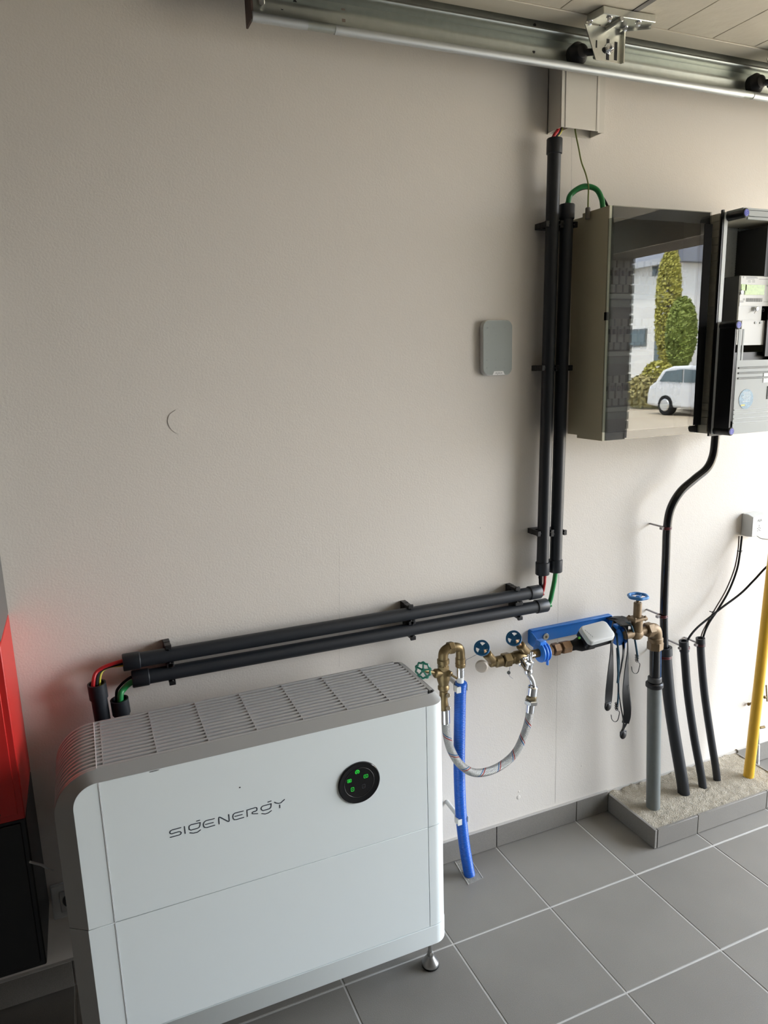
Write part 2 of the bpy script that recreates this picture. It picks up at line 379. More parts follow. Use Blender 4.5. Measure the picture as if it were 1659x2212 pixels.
# skirting tiles
bb = struct('baseboard_back', MB().box((XL, -.004, 0), (DX, 0, .070)), GROUT)
LX, LY, LH = 1.279, -.221, .064                     # ledge corner
def sk(x0, x1, y0=-SK, h=.0729, name='tile', par=None):
    MB().box((x0+.0015, y0, .002), (x1-.0015, y0+.0085, h)).build(name, TILE, par or bb, bevel=.0008)
for k in range(-12, 3):
    sk(max(X0+TP*k, XL), min(X0+TP*(k+1), LX))
LXR = 1.862
sk(LXR, 2.052); sk(2.052, 2.352); sk(2.352, 2.652); sk(2.652, DX)
MB().box((XL, -SK, .0725), (LX, 0, .0745)).box((LXR, -SK, .0725), (DX, 0, .0745)).build('grout_line', GROUT, bb)
# ledge with tiled edges and rough screed top
lg = struct('trim_1', MB().box((LX+.006, LY+.006, 0), (LXR-.006, 0, LH-.012)), GROUT)
MB().box((LX, LY+.0005, .002), (LX+.0085, -SK-.001, LH)).build('tile', TILE, lg, bevel=.0008)
for a, b in ((LX+.010, 1.452), (1.452, 1.752), (1.752, LXR)):
    MB().box((a+.0012, LY, .002), (b-.0012, LY+.0085, LH)).build('tile', TILE, lg, bevel=.0008)
MB().box((LXR-.0085, LY+.010, .002), (LXR, -SK, LH)).build('tile', TILE, lg, bevel=.0008)
from mathutils import noise
nx, ny = 190, 76; vs = []; fs = []
for j in range(ny+1):
    for i in range(nx+1):
        x = LX+.005+(LXR-LX-.01)*i/nx; y = LY+.005+(-LY-.005)*j/ny
        n1 = noise.noise(V((x*260, y*260, 0))); n2 = noise.noise(V((x*38, y*60, 3))); n3 = noise.noise(V((x*9, y*9, 8)))
        wv = max(0, (y+.035)/.035)
        vs.append((x, y, LH-.003+.0016*n1+.0022*n2+.002*n3+wv*.006*(.6+n2)))
for j in range(ny):
    for i in range(nx): a = j*(nx+1)+i; fs.append((a, a+1, a+nx+2, a+nx+1))
MB().add(vs, fs).build('sand_screed', SAND, lg, kind='stuff', smooth=180)
# ================================================================== BATTERY UNIT
YFR = -.3587; XA, XB = -.282, -.2336; XC = .4489; Z1, Z2, Z3, Z4 = .0994, .1515, .4178, .7204
YB = -.335; YK = -.128; ZT = .735; XOUT = -.316; XR = .500
bu = thing('battery_storage_unit', ((XOUT+XR)/2, (YFR+YK)/2, 0), 'large white home battery cabinet with slotted top and round black display, standing by the wall', 'battery')
def frontprism(pts, y0, y1, name, m, par, **k): return MB().prism([(x, y0, z) for x, z in pts], (0, y1-y0, 0)).build(name, m, par, **k)
g = .0006
# front pieces
lp = [(XA, Z3+g), (XB-g, Z3+g), (XB-g, Z4)]+[(x, z_) for x, z_ in arc(-.237, .6754, .045, 90, 180, 16)]
frontprism(lp, YFR, YFR+.006, 'side_cover', WHITE, bu, bevel=.0006)
frontprism([(XA-.001, Z2+g), (XB-g, Z2+g), (XB-g, Z3-g), (XA-.001, Z3-g)], YFR, YFR+.006, 'side_cover', WHITE, bu, bevel=.0006)
up_panel = frontprism([(XB+g, Z3+g), (XC-g, Z3+g), (XC-g, Z4), (XB+g, Z4)], YFR, YFR+.006, 'front_panel', WHITE, bu, bevel=.0006)
frontprism([(XB+g, Z2+g), (XC-g, Z2+g), (XC-g, Z3-g), (XB+g, Z3-g)], YFR, YFR+.006, 'front_panel', WHITE, bu, bevel=.0006)
RC = .035; CX, CY = XR-RC, YFR+RC
wrap = [(XC+g, YFR)]+arc(CX, CY, RC, -90, 0, 14)+[(XR, YK-.01)]
def wrapcover(z0, z1, name, m, grow=0.):
    pts = [(XC+g, YFR-grow)]+arc(CX, CY, RC+grow, -90, 0, 14)+[(XR+grow, YK-.01)]
    inn = [(XR-.006, YK-.01)]+arc(CX, CY, RC-.006, 0, -90, 14)+[(XC+g, YFR+.006)]
    MB().prism([(x, y, z0) for x, y in pts+inn], (0, 0, z1-z0)).build(name, m, bu, bevel=.0005)
wrapcover(Z3+g, Z4, 'corner_cover', WHITE); wrapcover(Z2+g, Z3-g, 'corner_cover', WHITE)
pts = [(XA-.002, YFR-.001)]+[(CX, YFR-.001)]+arc(CX, CY, RC+.001, -88, 0, 14)+[(XR+.001, YK), (XOUT, YK), (XOUT, YB)]
MB().prism([(x, y, Z1) for x, y in pts], (0, 0, Z2-Z1-g)).build('base_plinth', WHITE, bu, bevel=.001)
# inner core seen only through the joints
MB().box((-.268, YFR+.008, Z2+.001), (XR-.014, YK-.006, ZT-.085)).box((-.22, YFR+.008, .6), (XR-.014, YK-.006, ZT-.045)).build('core', DARK, bu)
# slanted band round the front
inner = []; outer = []
for zz in (Z3+g, .5, .6, .6754): inner.append((XA, YFR, zz)); outer.append((XOUT, YB, zz-.018 if zz > .5 else zz))
for i in range(1, 17):
    a = math.radians(180-90*i/16)
    inner.append((-.237+.045*math.cos(a), YFR, .6754+.045*math.sin(a))); outer.append((-.237+.079*math.cos(a), YB+.003*i/16, .656+.079*math.sin(a)))
for i in range(1, 12):
    x = -.237+(CX+.237)*i/11; inner.append((x, YFR, Z4)); outer.append((x, YB+.003, ZT))
for i in range(1, 13):
    a = math.radians(-90+90*i/12); inner.append((CX+RC*math.cos(a), CY+RC*math.sin(a), Z4)); outer.append((CX+.024*math.cos(a), CY+.004+.0115*math.sin(a), ZT))
for yy in (-.28, -.22, -.16): inner.append((XR, yy, Z4)); outer.append((CX+.024, yy, ZT))
for i in range(1, 9):
    a = math.radians(90*i/8); inner.append((CX+RC*math.cos(a), -.16+.03*math.sin(a), Z4)); outer.append((CX+.024*math.cos(a), -.16+.025*math.sin(a), ZT))
MB().strip(inner, outer).build('bevel_band', BANDG, bu, smooth=30)
MB().strip([(XA, YFR, Z1), (XA, YFR, Z3-g)], [(XOUT, YB, Z1), (XOUT, YB, Z3-g)]).build('bevel_band', BANDG, bu)
# left side wall and back
MB().strip([(XOUT, YB, Z1), (XOUT, YB, .656)], [(XOUT, YK, Z1), (XOUT, YK, .656)]).build('side_panel', LOUV, bu)
bk = [(XOUT+.001, Z1), (XR-.001, Z1), (XR-.001, ZT-.014), (-.237, ZT-.004)]+arc(-.237, .656, .075, 90, 180, 12)[1:]
frontprism([(x, z_) for x, z_ in bk], YK, YK-.006, 'back_panel', LOUV, bu)
# top surface: recessed floor with slots, round louvre ribs following the curve
NR = 14; ya, yb = YB+.010, YK-.006; pitch = (yb-ya)/(NR-1)
def toppath(off, x_end, a0=178.):          # path in x,z : left side up over the curve, along the top
    p = [(-.237+(.079+off)*math.cos(math.radians(a)), .656+(.079+off)*math.sin(math.radians(a))) for a in [a0-(a0-90)*i/18 for i in range(19)]]
    return p+[(x, ZT+off) for x in (-.1, .05, .2, .35, x_end)]
xe = lambda k: .479 - (.010 if k in (0, NR-1) else (.003 if k in (1, NR-2) else 0))
fl = MB()
for k in range(NR-1):                       # channel floors, pierced by staggered slots
    y0 = ya+pitch*k+.0012; y1 = ya+pitch*(k+1)-.0012; zf = ZT-.0062
    p = [(-.237+(.079-.0045)*math.cos(math.radians(a)), .656+(.079-.0045)*math.sin(math.radians(a))) for a in [178-88*i/18 for i in range(19)]]
    fl.strip([(x, y0, z_) for x, z_ in p], [(x, y1, z_) for x, z_ in p])
    x = -.222; xend = xe(k)
    if k < 0: pass
    cur = -.237
    while x < xend-.03:
        x2 = min(x+.084+.008*(k % 2), xend-.010)
        fl.strip([(cur, y0, zf), (x, y0, zf)], [(cur, y1, zf), (x, y1, zf)]); cur = x2
        x = x+.100
    fl.strip([(cur, y0, zf), (xend, y0, zf)], [(cur, y1, zf), (xend, y1, zf)])
fl.build('slotted_plate', LOUV, bu, kind='stuff')
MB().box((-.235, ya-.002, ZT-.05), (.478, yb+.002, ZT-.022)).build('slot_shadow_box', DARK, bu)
for k in range(NR):
    y = ya+pitch*k; p = toppath(-.0012, xe(k))
    mb = MB(); ring = []
    vs = []; fs = []
    sec = [(-.0040, -.0050), (-.0039, .0002), (-.0028, .0016), (.0028, .0016), (.0039, .0002), (.0040, -.0050)]
    for i, (x, z_) in enumerate(p):
        a, b = p[max(i-1, 0)], p[min(i+1, len(p)-1)]; tx, tz = b[0]-a[0], b[1]-a[1]; l = math.hypot(tx, tz); nx_, nz_ = -tz/l, tx/l
        for sy, so in sec: vs.append((x+nx_*so, y+sy, z_+nz_*so))
    for i in range(len(p)-1):
        for j in range(5): fs.append((i*6+j, i*6+j+1, i*6+j+7, i*6+j+6))
    fs.append(tuple(range((len(p)-1)*6, len(p)*6)))
    mb.add(vs, fs).build('louvre', LOUV, bu)
for k in range(NR-1):                       # small bright bridges at the slot ends
    for q in range(7):
        x = -.2232+.100*q
        if x < xe(k)-.03: MB().box((x, ya+pitch*k+.003, ZT-.005), (x+.0022, ya+pitch*(k+1)-.003, ZT+.0002)).build('slot_bridge', LOUV, bu)
rim = MB().strip([(-.237, ya-.001, ZT-.0004), (xe(0), ya-.001, ZT-.0004)], [(-.237, YB+.003, ZT), (CX, YB+.003, ZT)])
p = toppath(0, .47)[:19]
rim.strip([(x, YB, z_) for x, z_ in p], [(x, ya-.001, z_) for x, z_ in p]); rim.strip([(x, yb+.0015, z_) for x, z_ in toppath(0, CX)], [(x, YK-.005, z_) for x, z_ in toppath(0, CX)])
rim.build('top_rim', BANDG, bu)
MB().box((-.2352, YB+.004, ZT-.002), (-.2338, YK-.006, ZT+.0009)).build('bright_joint', mat('bright_edge', (.9, .9, .9), .35), bu)
MB().box((.479, ya+.01, ZT-.012), (CX+.0235, yb-.01, ZT)).build('end_rim', BANDG, bu, bevel=.001)
MB().box((XB-.0007, YFR-.0008, Z3), (XB+.0002, YFR+.002, Z4)).box((XB-.0007, YFR-.0008, Z2), (XB+.0002, YFR+.002, Z3-.001)).build('bright_joint', mat('bright_edge', (.9, .9, .9), .35), bu)
# display
dc = V((.2835, YFR, .5795))
dsp = MB().lathe(dc, (0, -1, 0), [(0, .0485), (.003, .0480), (.0038, .0465), (.0012, .0345), (.0012, .0335), (.0012, 0)], 64, False).build('round_display', BLKG, bu)
MB().torus(dc+V((0, -.0016, 0)), (0, 1, 0), .0345, .0006, 60, 8).build('display_ring', mat('dark_chrome', (.2, .2, .2), .2, 1), dsp)
def icon(px, py, lit, kind):
    c = at(px, py, y=YFR-.0014); m = LEDG if lit else mat('icon_dim', (.06, .06, .07), .4)
    mb = MB(); r = .0048; w = .0004
    def seg(a, b): mb.cyl((c.x+a[0], c.y, c.z+a[1]), (c.x+b[0], c.y, c.z+b[1]), w, n=6)
    def loop(P, close=True):
        for i in range(len(P)-(0 if close else 1)): seg(P[i], P[(i+1) % len(P)])
    if kind == 'wifi':
        for rr in (.0048, .0033): loop(arc(0, 0, rr, -60, 240, 14), False)
        seg((0, -.004), (0, .001)); mb.sphere(c, .0013, 8, (1, .3, 1))
    else:
        hx, hz = (.0046, .0036) if kind in ('wave', 'grid') else (.0032, .0044)
        loop([(-hx+.001, -hz), (hx-.001, -hz), (hx, -hz+.001), (hx, hz-.001), (hx-.001, hz), (-hx+.001, hz), (-hx, hz-.001), (-hx, -hz+.001)])
        if kind == 'wave': loop([(-.0025, -.0005), (-.001, .0012), (.0008, -.001), (.0025, .0005)], False)
        if kind == 'grid': seg((-.0026, .0012), (.0026, .0012)); seg((-.0026, -.0002), (.0026, -.0002)); seg((-.0026, -.0016), (.0026, -.0016))
        if kind in ('bolt', 'bolt2'): seg((0, .0016), (0, -.0016))
    mb.build('status_icon', m, dsp)
for (u, v_, lit, kd) in ((762, 562, 1, 'wifi'), (915, 635, 1, 'wave'), (620, 722, 1, 'grid'), (677, 872, 1, 'bolt'), (877, 815, 0, 'bolt2')):
    icon(680+u*.12055, 1600+v_*.12055, lit, kd)
# lettering
def stroke(mb, pts):
    P = [at(340+u*.18083, 1700+v_*.18083, y=YFR-.0003) for u, v_ in pts]
    if len(P) > 2: P = smooth_path(P, 3) if False else P
    w = .00105; N = len(P); L = []; R_ = []
    for i in range(N):
        a = P[max(i-1, 0)]; b = P[min(i+1, N-1)]; t = (b-a); t.normalize(); n = V((-t.z, 0, t.x))
        d1 = (P[i]-a).normalized() if i else t; d2 = (b-P[i]).normalized() if i < N-1 else t
        cs = max(.45, math.sqrt(max(0, (1+d1.dot(d2))/2))); L.append(P[i]+n*w/cs); R_.append(P[i]-n*w/cs)
    mb.strip(L, R_); mb.lathe(P[0], (0, -1, 0), [(-.0001, w), (.0, w)], 10); mb.lathe(P[-1], (0, -1, 0), [(-.0001, w), (.0, w)], 10)
LET = [[[(280,486),(175,514),(156,526),(148,543),(152,555),(170,560),(255,534),(274,534),(286,546),(280,563),(262,573),(155,602)]],
 [[(323,473),(332,555)]],
 [[(468,408),(505,398)],[(512,425),(400,452),(382,466),(378,482),(380,505),(400,516),(485,492),(503,478),(509,460),(512,425)],[(390,548),(430,552),(480,540),(515,513)]],
 [[(680,378),(580,403),(558,422),(550,445),(553,470),(570,485),(590,485),(685,457)],[(575,448),(668,424)]],
 [[(738,442),(733,372),(738,362),(750,362),(845,412),(856,410),(859,400),(853,330)]],
 [[(1026,287),(925,313),(907,330),(901,352),(906,378),(920,391),(945,389),(1032,363)],[(925,352),(1013,329)]],
 [[(1075,352),(1070,277),(1170,246),(1186,248),(1191,262),(1188,280),(1175,288),(1145,297),(1133,308),(1137,319),(1150,320),(1198,318)]],
 [[(1323,180),(1358,168)],[(1360,200),(1262,227),(1245,240),(1240,256),(1242,272),(1262,283),(1335,262),(1352,250),(1358,235),(1360,200)],[(1247,318),(1290,322),(1330,308),(1362,283)]],
 [[(1400,183),(1420,192),(1445,196),(1475,190),(1518,150)],[(1462,215),(1463,248)]]]
for ch in LET:
    mb = MB()
    for s_ in ch: stroke(mb, s_)
    mb.build('letter', INK, up_panel, fix=False)
MB().sphere(at(518, 1701, y=YFR), .0016, 10, (1.2, .3, 1)).build('scuff', DGREY, up_panel)
MB().box(tuple(at(322, 1667, y=YFR)), tuple(at(343, 1662, y=YFR+.004))).build('latch_mark', LOUV, up_panel)
# levelling feet
for (fx, fy) in ((.468, -.318), (-.26, -.31), (.468, -.165), (-.26, -.165)):
    f = MB().lathe((fx, fy, .006), (0, 0, 1), [(0, .0212), (.004, .0212), (.0062, .0208), (.022, .0095), (.026, .0088), (.026, .006)], 36, True).build('levelling_foot', SATIN, bu)
    MB().cyl((fx, fy, .03), (fx, fy, Z1+.01), .0052, n=20).build('threaded_rod', SATIN, f)
    MB().hexn((fx, fy, .031), (fx, fy, .040), .0088).build('lock_nut', SATIN, f)
    MB().cylb((fx, fy, .0), (fx, fy, .0065), .0212, .0015).build('rubber_pad', BLKR, f)
# ================================================================== CONDUITS
CYD = -.042; RP = .0172
def conduit(a, b, label, caps=(1, 1), clips=(), clipdir=1):
    a = V(a); b = V(b); d = (b-a).normalized()
    t = thing('cable_conduit', (a+b)/2, label, 'conduit', )
    MB().pipe(a, b, RP, RP-.002).build('pipe', PIPE, t)
    for q, (e, s_) in enumerate(((a, 1), (b, -1))):
        if caps[q]:
            e0 = e-d*s_*.004; e1 = e+d*s_*.034
            MB().lathe(e0, e1-e0, [(0, RP-.003), (0, RP+.0015), (.002, RP+.0028), (.036, RP+.0028), (.038, RP+.0004)], 28, False).build('coupling', PIPE, t)
    n = d.cross(V((0, -1, 0)))*clipdir      # across the conduit
    for px, py in clips:
        c = at(px, py, y=CYD); c = a+d*(c-a).dot(d)
        mb = MB(); hw = .0075
        mb.tube([c+(n*math.sin(math.radians(w))+V((0, -1, 0))*math.cos(math.radians(w)))*(RP+.0022) for w in range(55, 306, 10)], .0025, 8)
        for sgn in (-1, 1):
            tp = V((0, -1, 0))
            mb.obox(c+n*sgn*(RP+.0035)+V((0, .006, 0)), d*hw, n*.0035, V((0, .014, 0)))
            mb.obox(c+n*sgn*(RP+.0052)+V((0, -.0085, 0)), d*hw, n*.0052, V((0, .0035, 0)))
        mb.obox(c+V((0, .0305, 0)), d*hw, n*(RP+.008), V((0, .0115, 0)))
        mb.obox(c+n*(RP+.006)+V((0, .032, 0)), d*hw*.9, n*.006, V((0, .008, 0)))
        mb.build('pipe_clip', BLACK, t, bevel=.0012)
    return t
hA0, hA1 = at(269, 1431, y=CYD), at(1163, 1278, y=CYD); hB0, hB1 = at(289, 1467, y=CYD), at(1178, 1307, y=CYD)
vA0, vA1 = at(1171.5, 1238, y=CYD), at(1198, 303, y=CYD); vB0, vB1 = at(1199.5, 1232, y=CYD), at(1225, 445, y=CYD)
conduit(hA0, hA1, 'upper of the two horizontal dark conduits above the battery unit', clips=((363, 1402), (884, 1315), (1114, 1278)), clipdir=1)
conduit(hB0, hB1, 'lower of the two horizontal dark conduits above the battery unit', clips=((370, 1452), (889, 1358), (1120, 1318)), clipdir=1)
conduit(vA0, vA1, 'taller left one of the two vertical dark conduits, ending under the white trunking', clips=((1180, 485), (1178, 795), (1175, 1150)), clipdir=1)
conduit(vB0, vB1, 'shorter right one of the two vertical dark conduits, beside the beige fuse box', clips=((1220, 485), (1212, 795), (1206, 1150)), clipdir=1)
s1 = at(208.5, 1476, y=CYD-.012); s2 = at(257.5, 1510, y=CYD-.008)
def stub(p, zb, label):
    a = V((p.x+.012, p.y+.012, zb)); t = thing('conduit_stub', a, label, 'conduit')
    d = (V(p)-a).normalized(); MB().pipe(a, V(p)-d*.008, RP, RP-.002).build('pipe', PIPE, t)
    MB().pipe(V(p)-d*.036, p, RP+.0028, RP-.001).build('coupling', PIPE, t); return a
b1 = stub(s1, .50, 'short upright conduit with red and black cables, left rear of the battery unit')
b2 = stub(s2, .50, 'short upright conduit holding a green cable, behind the left end of the battery unit')
def cable(name, pts, r, m, label, k=8, n=12):
    return tag(MB().tube(smooth_path(pts, k), r, n).build(name, m), label, 'cable')
hd = (hA1-hA0).normalized(); vd = (vA1-vA0).normalized(); UZ = V((0, 0, 1)); UY = V((0, 1, 0))
T0, T1, TD = 1.004, 1.142, -.056
def runA(off_h, off_v, off_top, name, m, label, r, dep=0, top=None):
    pts = [b1+V((off_h*.5, dep, .06)), V(s1)+V((-off_h*.9, dep, -.06)), V(s1)+V((-off_h*.9, dep, .005)), V((s1.x+.017-off_h*.9, CYD+dep, s1.z+.027+off_h*.2)), hA0+hd*.002+UZ*off_h+UY*dep, hA0+hd*.06+UZ*off_h+UY*dep,
           hA0.lerp(hA1, .5)+UZ*off_h+UY*dep, hA1-hd*.04+UZ*off_v*.9+UY*dep, hA1+hd*.006+UZ*off_v*.9+UY*dep,
           V(((hA1.x+vA0.x)/2+.006-off_v*.75, CYD+dep, (hA1.z+vA0.z)/2-.004+off_v*.6)), vA0-vd*.006-V((off_v*.9, 0, 0))+UY*dep, vA0+vd*.04-V((off_v*.9, 0, 0))+UY*dep,
           vA0.lerp(vA1, .5)+UY*dep+V((off_top, 0, 0)), vA1-vd*.05+UY*dep+V((off_top, 0, 0)), vA1+vd*.004+UY*dep+V((off_top, 0, 0)), V((T0+.013+off_top*.85, -.036+dep*.5, 2.052)), V((T0+.016+off_top*.85, -.028+dep*.5, 2.14))]
    cable(name, pts, r, m, label)
runA(.0070, -.0065, -.0070, 'red_cable', RED, 'thin red cable looping between the left conduit of each pair, beside the black one', .0043, dep=-.004)
runA(0, .0065, .0010, 'black_cable', BLKR, 'black cable running beside the red one through the upper and left conduits', .0050, dep=.001)
runA(-.0082, -.0010, .0085, 'earth_cable', YGR, 'thin yellow and green earth cable under the black one at the left bend', .0028, dep=.004)
def runB(oh, ov, ot, name, m, label, r, dep=0):
    pts = [b2+V((oh*.5, dep, .06)), V(s2)+V((-oh*.9, dep, -.06)), V(s2)+V((-oh*.9, dep, .004)), V((s2.x+.010-oh, CYD+dep, s2.z+.022+oh*.3)), hB0+hd*.003+UZ*oh+UY*dep, hB0+hd*.06+UZ*oh+UY*dep,
           hB0.lerp(hB1, .5)+UZ*oh+UY*dep, hB1-hd*.04+UZ*ov+UY*dep, hB1+hd*.006+UZ*ov+UY*dep, V(((hB1.x+vB0.x)/2+.007-ov*.8, CYD+dep, (hB1.z+vB0.z)/2-.008+ov*.8)), vB0-vd*.006-V((ov, 0, 0))+UY*dep, vB0+vd*.04-V((ov, 0, 0))+UY*dep,
           vB0.lerp(vB1, .5)+UY*dep, vB1-vd*.05+UY*dep, vB1+vd*.004+UY*dep]
    e = [at(1233, 420, y=CYD+dep), at(1253, 405, y=-.05+dep), at(1271, 402.5, y=-.055+dep), at(1289, 410, y=-.065+dep), at(1299, 428, y=-.075+dep), at(1302, 446, y=-.08+dep), at(1303, 462, y=-.08+dep)] if ot == 0 else \
        [at(1240, 418, y=-.04+dep), at(1262, 407, y=-.05+dep), at(1284, 410, y=-.05+dep), at(1299, 423, y=-.05+dep), at(1309, 438, y=-.05+dep), at(1316, 455, y=-.05+dep)]
    cable(name, pts+e, r, m, label)
runB(-.003, .002, 0, 'green_cable', GRN, 'thick green cable curving between the right conduits and into the fuse box top', .0068, dep=-.004)
runB(.0060, -.0085, 1, 'thin_black_cable', BLKR, 'thin black cable following the outside of the thick green cable', .0032, dep=.006)
# trunking
T0, T1, TD = 1.004, 1.142, -.056
tr = thing('cable_trunking', ((T0+T1)/2, TD/2, 2.05), 'white plastic cable trunking running up the wall behind the door rail', 'trunking')
zb = 2.045
MB().box((T0, TD+.002, zb), (T0+.003, 0, ZC)).box((T1-.003, TD+.002, zb), (T1, 0, ZC)).box((T0, -.003, zb-.002), (T1, 0, ZC)).build('channel', TRUNK, tr)
MB().box((T0, TD-.002, zb), (T1-.02, TD+.001, ZC)).build('cover', TRUNK, tr, bevel=.001)
MB().box((T0+.012, TD-.0035, zb), (T0+.019, TD-.001, ZC)).box((T1-.028, TD-.003, zb), (T1-.025, TD-.001, ZC)).build('cover_ridge', TRUNK, tr)
MB().box((T1-.02, TD+.001, zb-.002), (T1-.0005, TD+.0035, ZC)).box((T0+.0245, TD+.004, zb), (T0+.0265, -.003, zb+.25)).build('inner_web', TRUNK, tr)
cable('earth_wire', [at(1241, 262, y=-.03), at(1243, 285, y=-.03), at(1250, 320, y=-.03), at(1256, 350, y=-.032), at(1265, 375, y=-.038), at(1271, 402, y=-.068), at(1270.5, 430, y=-.073), at(1270, 452, y=-.075)], .0019, YGW, 'thin olive green wire from the trunking down to the fuse box gland')
# ================================================================== KEYPAD
kc0, kc1 = at(1034, 692, y=-.008), at(1105, 815, y=-.018)
kx0, kx1, kz0, kz1 = .800, .893, 1.432, 1.576
def rrect(x0, x1, z0, z1, r, n=8, b=0):
    P = []
    for cx, cz, a in ((x1-r, z1-r, 0), (x0+r, z1-r, 90), (x0+r, z0+r, 180), (x1-r, z0+r, 270)): P += arc(cx, cz, r, a, a+90, n)
    return P
kp = thing('alarm_keypad', ((kx0+kx1)/2, 0, kz0), 'flat white rounded alarm keypad with glossy grey glass on the wall', 'keypad')
def loft(mb, loops):
    n = len(loops[0]); k = [mb.add(l, []) for l in loops] and 0; base = len(mb.v)-n*len(loops)
    for i in range(len(loops)-1):
        for j in range(n): mb.f.append([base+i*n+j, base+i*n+(j+1) % n, base+(i+1)*n+(j+1) % n, base+(i+1)*n+j])
    mb.f.append([base+j for j in range(n)]); mb.f.append([base+(len(loops)-1)*n+j for j in reversed(range(n))]); return mb
def rl(x0, x1, z0, z1, r, y, i=0): return [(x, y, z_) for x, z_ in rrect(x0+i, x1-i, z0+i, z1-i, max(r-i, .001))]
loft(MB(), [rl(kx0, kx1, kz0, kz1, .019, 0, .003), rl(kx0, kx1, kz0, kz1, .019, -.003), rl(kx0, kx1, kz0, kz1, .019, -.012), rl(kx0, kx1, kz0, kz1, .019, -.0145, .0015)]).build('housing', WHT, kp)
KG = mat('keypad_glass', (.40, .44, .43), .12, coat=.5)
loft(MB(), [rl(kx0, kx1, kz0, kz1, .019, -.014, .0022), rl(kx0, kx1, kz0, kz1, .019, -.0155, .0022)]).build('glass_front', KG, kp)
cxk = (kx0+kx1)/2
MB().prism([(cxk-.016, -.0157, kz0+.0015), (cxk+.022, -.0157, kz0+.0015), (cxk+.017, -.0157, kz0+.0115), (cxk-.011, -.0157, kz0+.0115)], (0, .001, 0)).build('brand_tab', mat('tab_white', (.85, .86, .86), .4), kp)
mb = MB()
for (u, v_) in ((337, 308), (420, 308), (580, 303), (330, 752), (452, 745), (577, 742), (330, 860), (452, 858), (572, 855)):
    c = at(1000+u*.15672, 660+v_*.15672, y=-.0157); mb.torus(c, (0, 1, 0), .0019, .00022, 14, 4)
for (u, v_) in ((335, 415), (333, 527), (333, 640), (455, 413)):
    c = at(1000+u*.15672, 660+v_*.15672, y=-.0157); mb.box((c.x-.0003, c.y, c.z-.0018), (c.x+.0003, c.y+.0003, c.z+.0018))
mb.build('key_marks', INKL, kp)
def text(txt, size, loc, m, par, name='lettering', bold=0.0, wid=1.0):
    cu = bpy.data.curves.new(name, 'FONT'); cu.body = txt; cu.size = size; cu.align_x = 'CENTER'; cu.align_y = 'CENTER'; cu.offset = bold; cu.resolution_u = 2
    o = bpy.data.objects.new(name, cu); COL.objects.link(o); bpy.context.view_layer.update()
    me = bpy.data.meshes.new_from_object(o); bpy.data.objects.remove(o); 
    for v in me.vertices: v.co = Vector((v.co.x*wid, 0, v.co.y))+Vector(loc)-wloc(par)
    me.materials.append(m); q = bpy.data.objects.new(name, me); COL.objects.link(q); q.parent = par; return q
text('AJAX', .0075, (cxk+.003, -.0160, kz0+.006), INKL, kp, wid=1.3)
# ================================================================== FUSE BOX
FX0, FX1, FZ0, FZ1 = 1.088, 1.427, 1.252, 1.845
fb = thing('fuse_box', ((FX0+FX1)/2, -.075, FZ0), 'beige fuse box with smoked glass door mirroring the street, right of the conduits', 'fuse box')
def openbox(mb, x0, x1, z0, z1, yf, yb, t):
    mb.box((x0, yb, z0), (x1, yb-.003, z1)); mb.box((x0, yb-.003, z0), (x0+t, yf, z1)); mb.box((x1-t, yb-.003, z0), (x1, yf, z1))
    mb.box((x0+t, yb-.003, z0), (x1-t, yf, z0+t)); mb.box((x0+t, yb-.003, z1-t), (x1-t, yf, z1)); return mb
openbox(MB(), FX0+.003, FX1-.003, FZ0+.008, FZ1-.008, -.048, 0, .004).build('rear_housing', BEIGE, fb)
openbox(MB(), FX0, FX1, FZ0, FZ1, -.149, -.045, .006).build('housing', BEIGE, fb)
MB().box((FX0, -.1515, FZ0), (FX0+.0075, -.1490, FZ1)).build('corner_strip', mat('beige_strip', (.62, .60, .47), .45), fb)
MB().box((FX0+.01, -.070, FZ0+.01), (FX1-.01, -.066, FZ1-.01)).build('interior_plate', mat('interior_grey', (.30, .30, .30), .5), fb)
MB().box((FX0+.006, -.1497, FZ1-.030), (FX1-.001, -.1491, FZ1-.0005)).box((FX0+.006, -.1497, FZ0+.0005), (FX1-.001, -.1491, FZ0+.020)).box((FX1-.030, -.1497, FZ0+.02), (FX1-.001, -.1491, FZ1-.03)).build('front_mask', BLACK, fb)
PLT = mat('device_grey', (.42, .42, .40), .5)
for zc, n0 in ((FZ1-.165, 12), (FZ1-.315, 12), (FZ1-.465, 12)):
    for i in range(n0):
        x = FX0+.028+i*.0235
        d = MB().box((x, -.100, zc-.040), (x+.0175, -.071, zc+.042)).box((x, -.112, zc-.020), (x+.0175, -.100, zc+.022)).build('circuit_breaker', PLT, fb, bevel=.0008)
        MB().box((x+.004, -.120, zc+.001), (x+.0135, -.112, zc+.014)).build('toggle', BLACK, d)
    MB().box((FX0+.02, -.104, zc-.056), (FX1-.02, -.101, zc-.044)).build('label_strip', WHT, fb)
    MB().box((FX0+.012, -.098, zc-.077), (FX1-.012, -.094, zc-.059)).build('cover_strip', CGREY, fb)
MB().box((FX0+.0085, -.1560, FZ0+.0005), (FX1, -.1500, FZ1)).build('fixed_glass_front', SMOKE, fb)
MB().box((FX1-.001, -.1500, FZ0+.0005), (FX1+.001, -.118, FZ1)).build('glass_return', BLKG, fb)
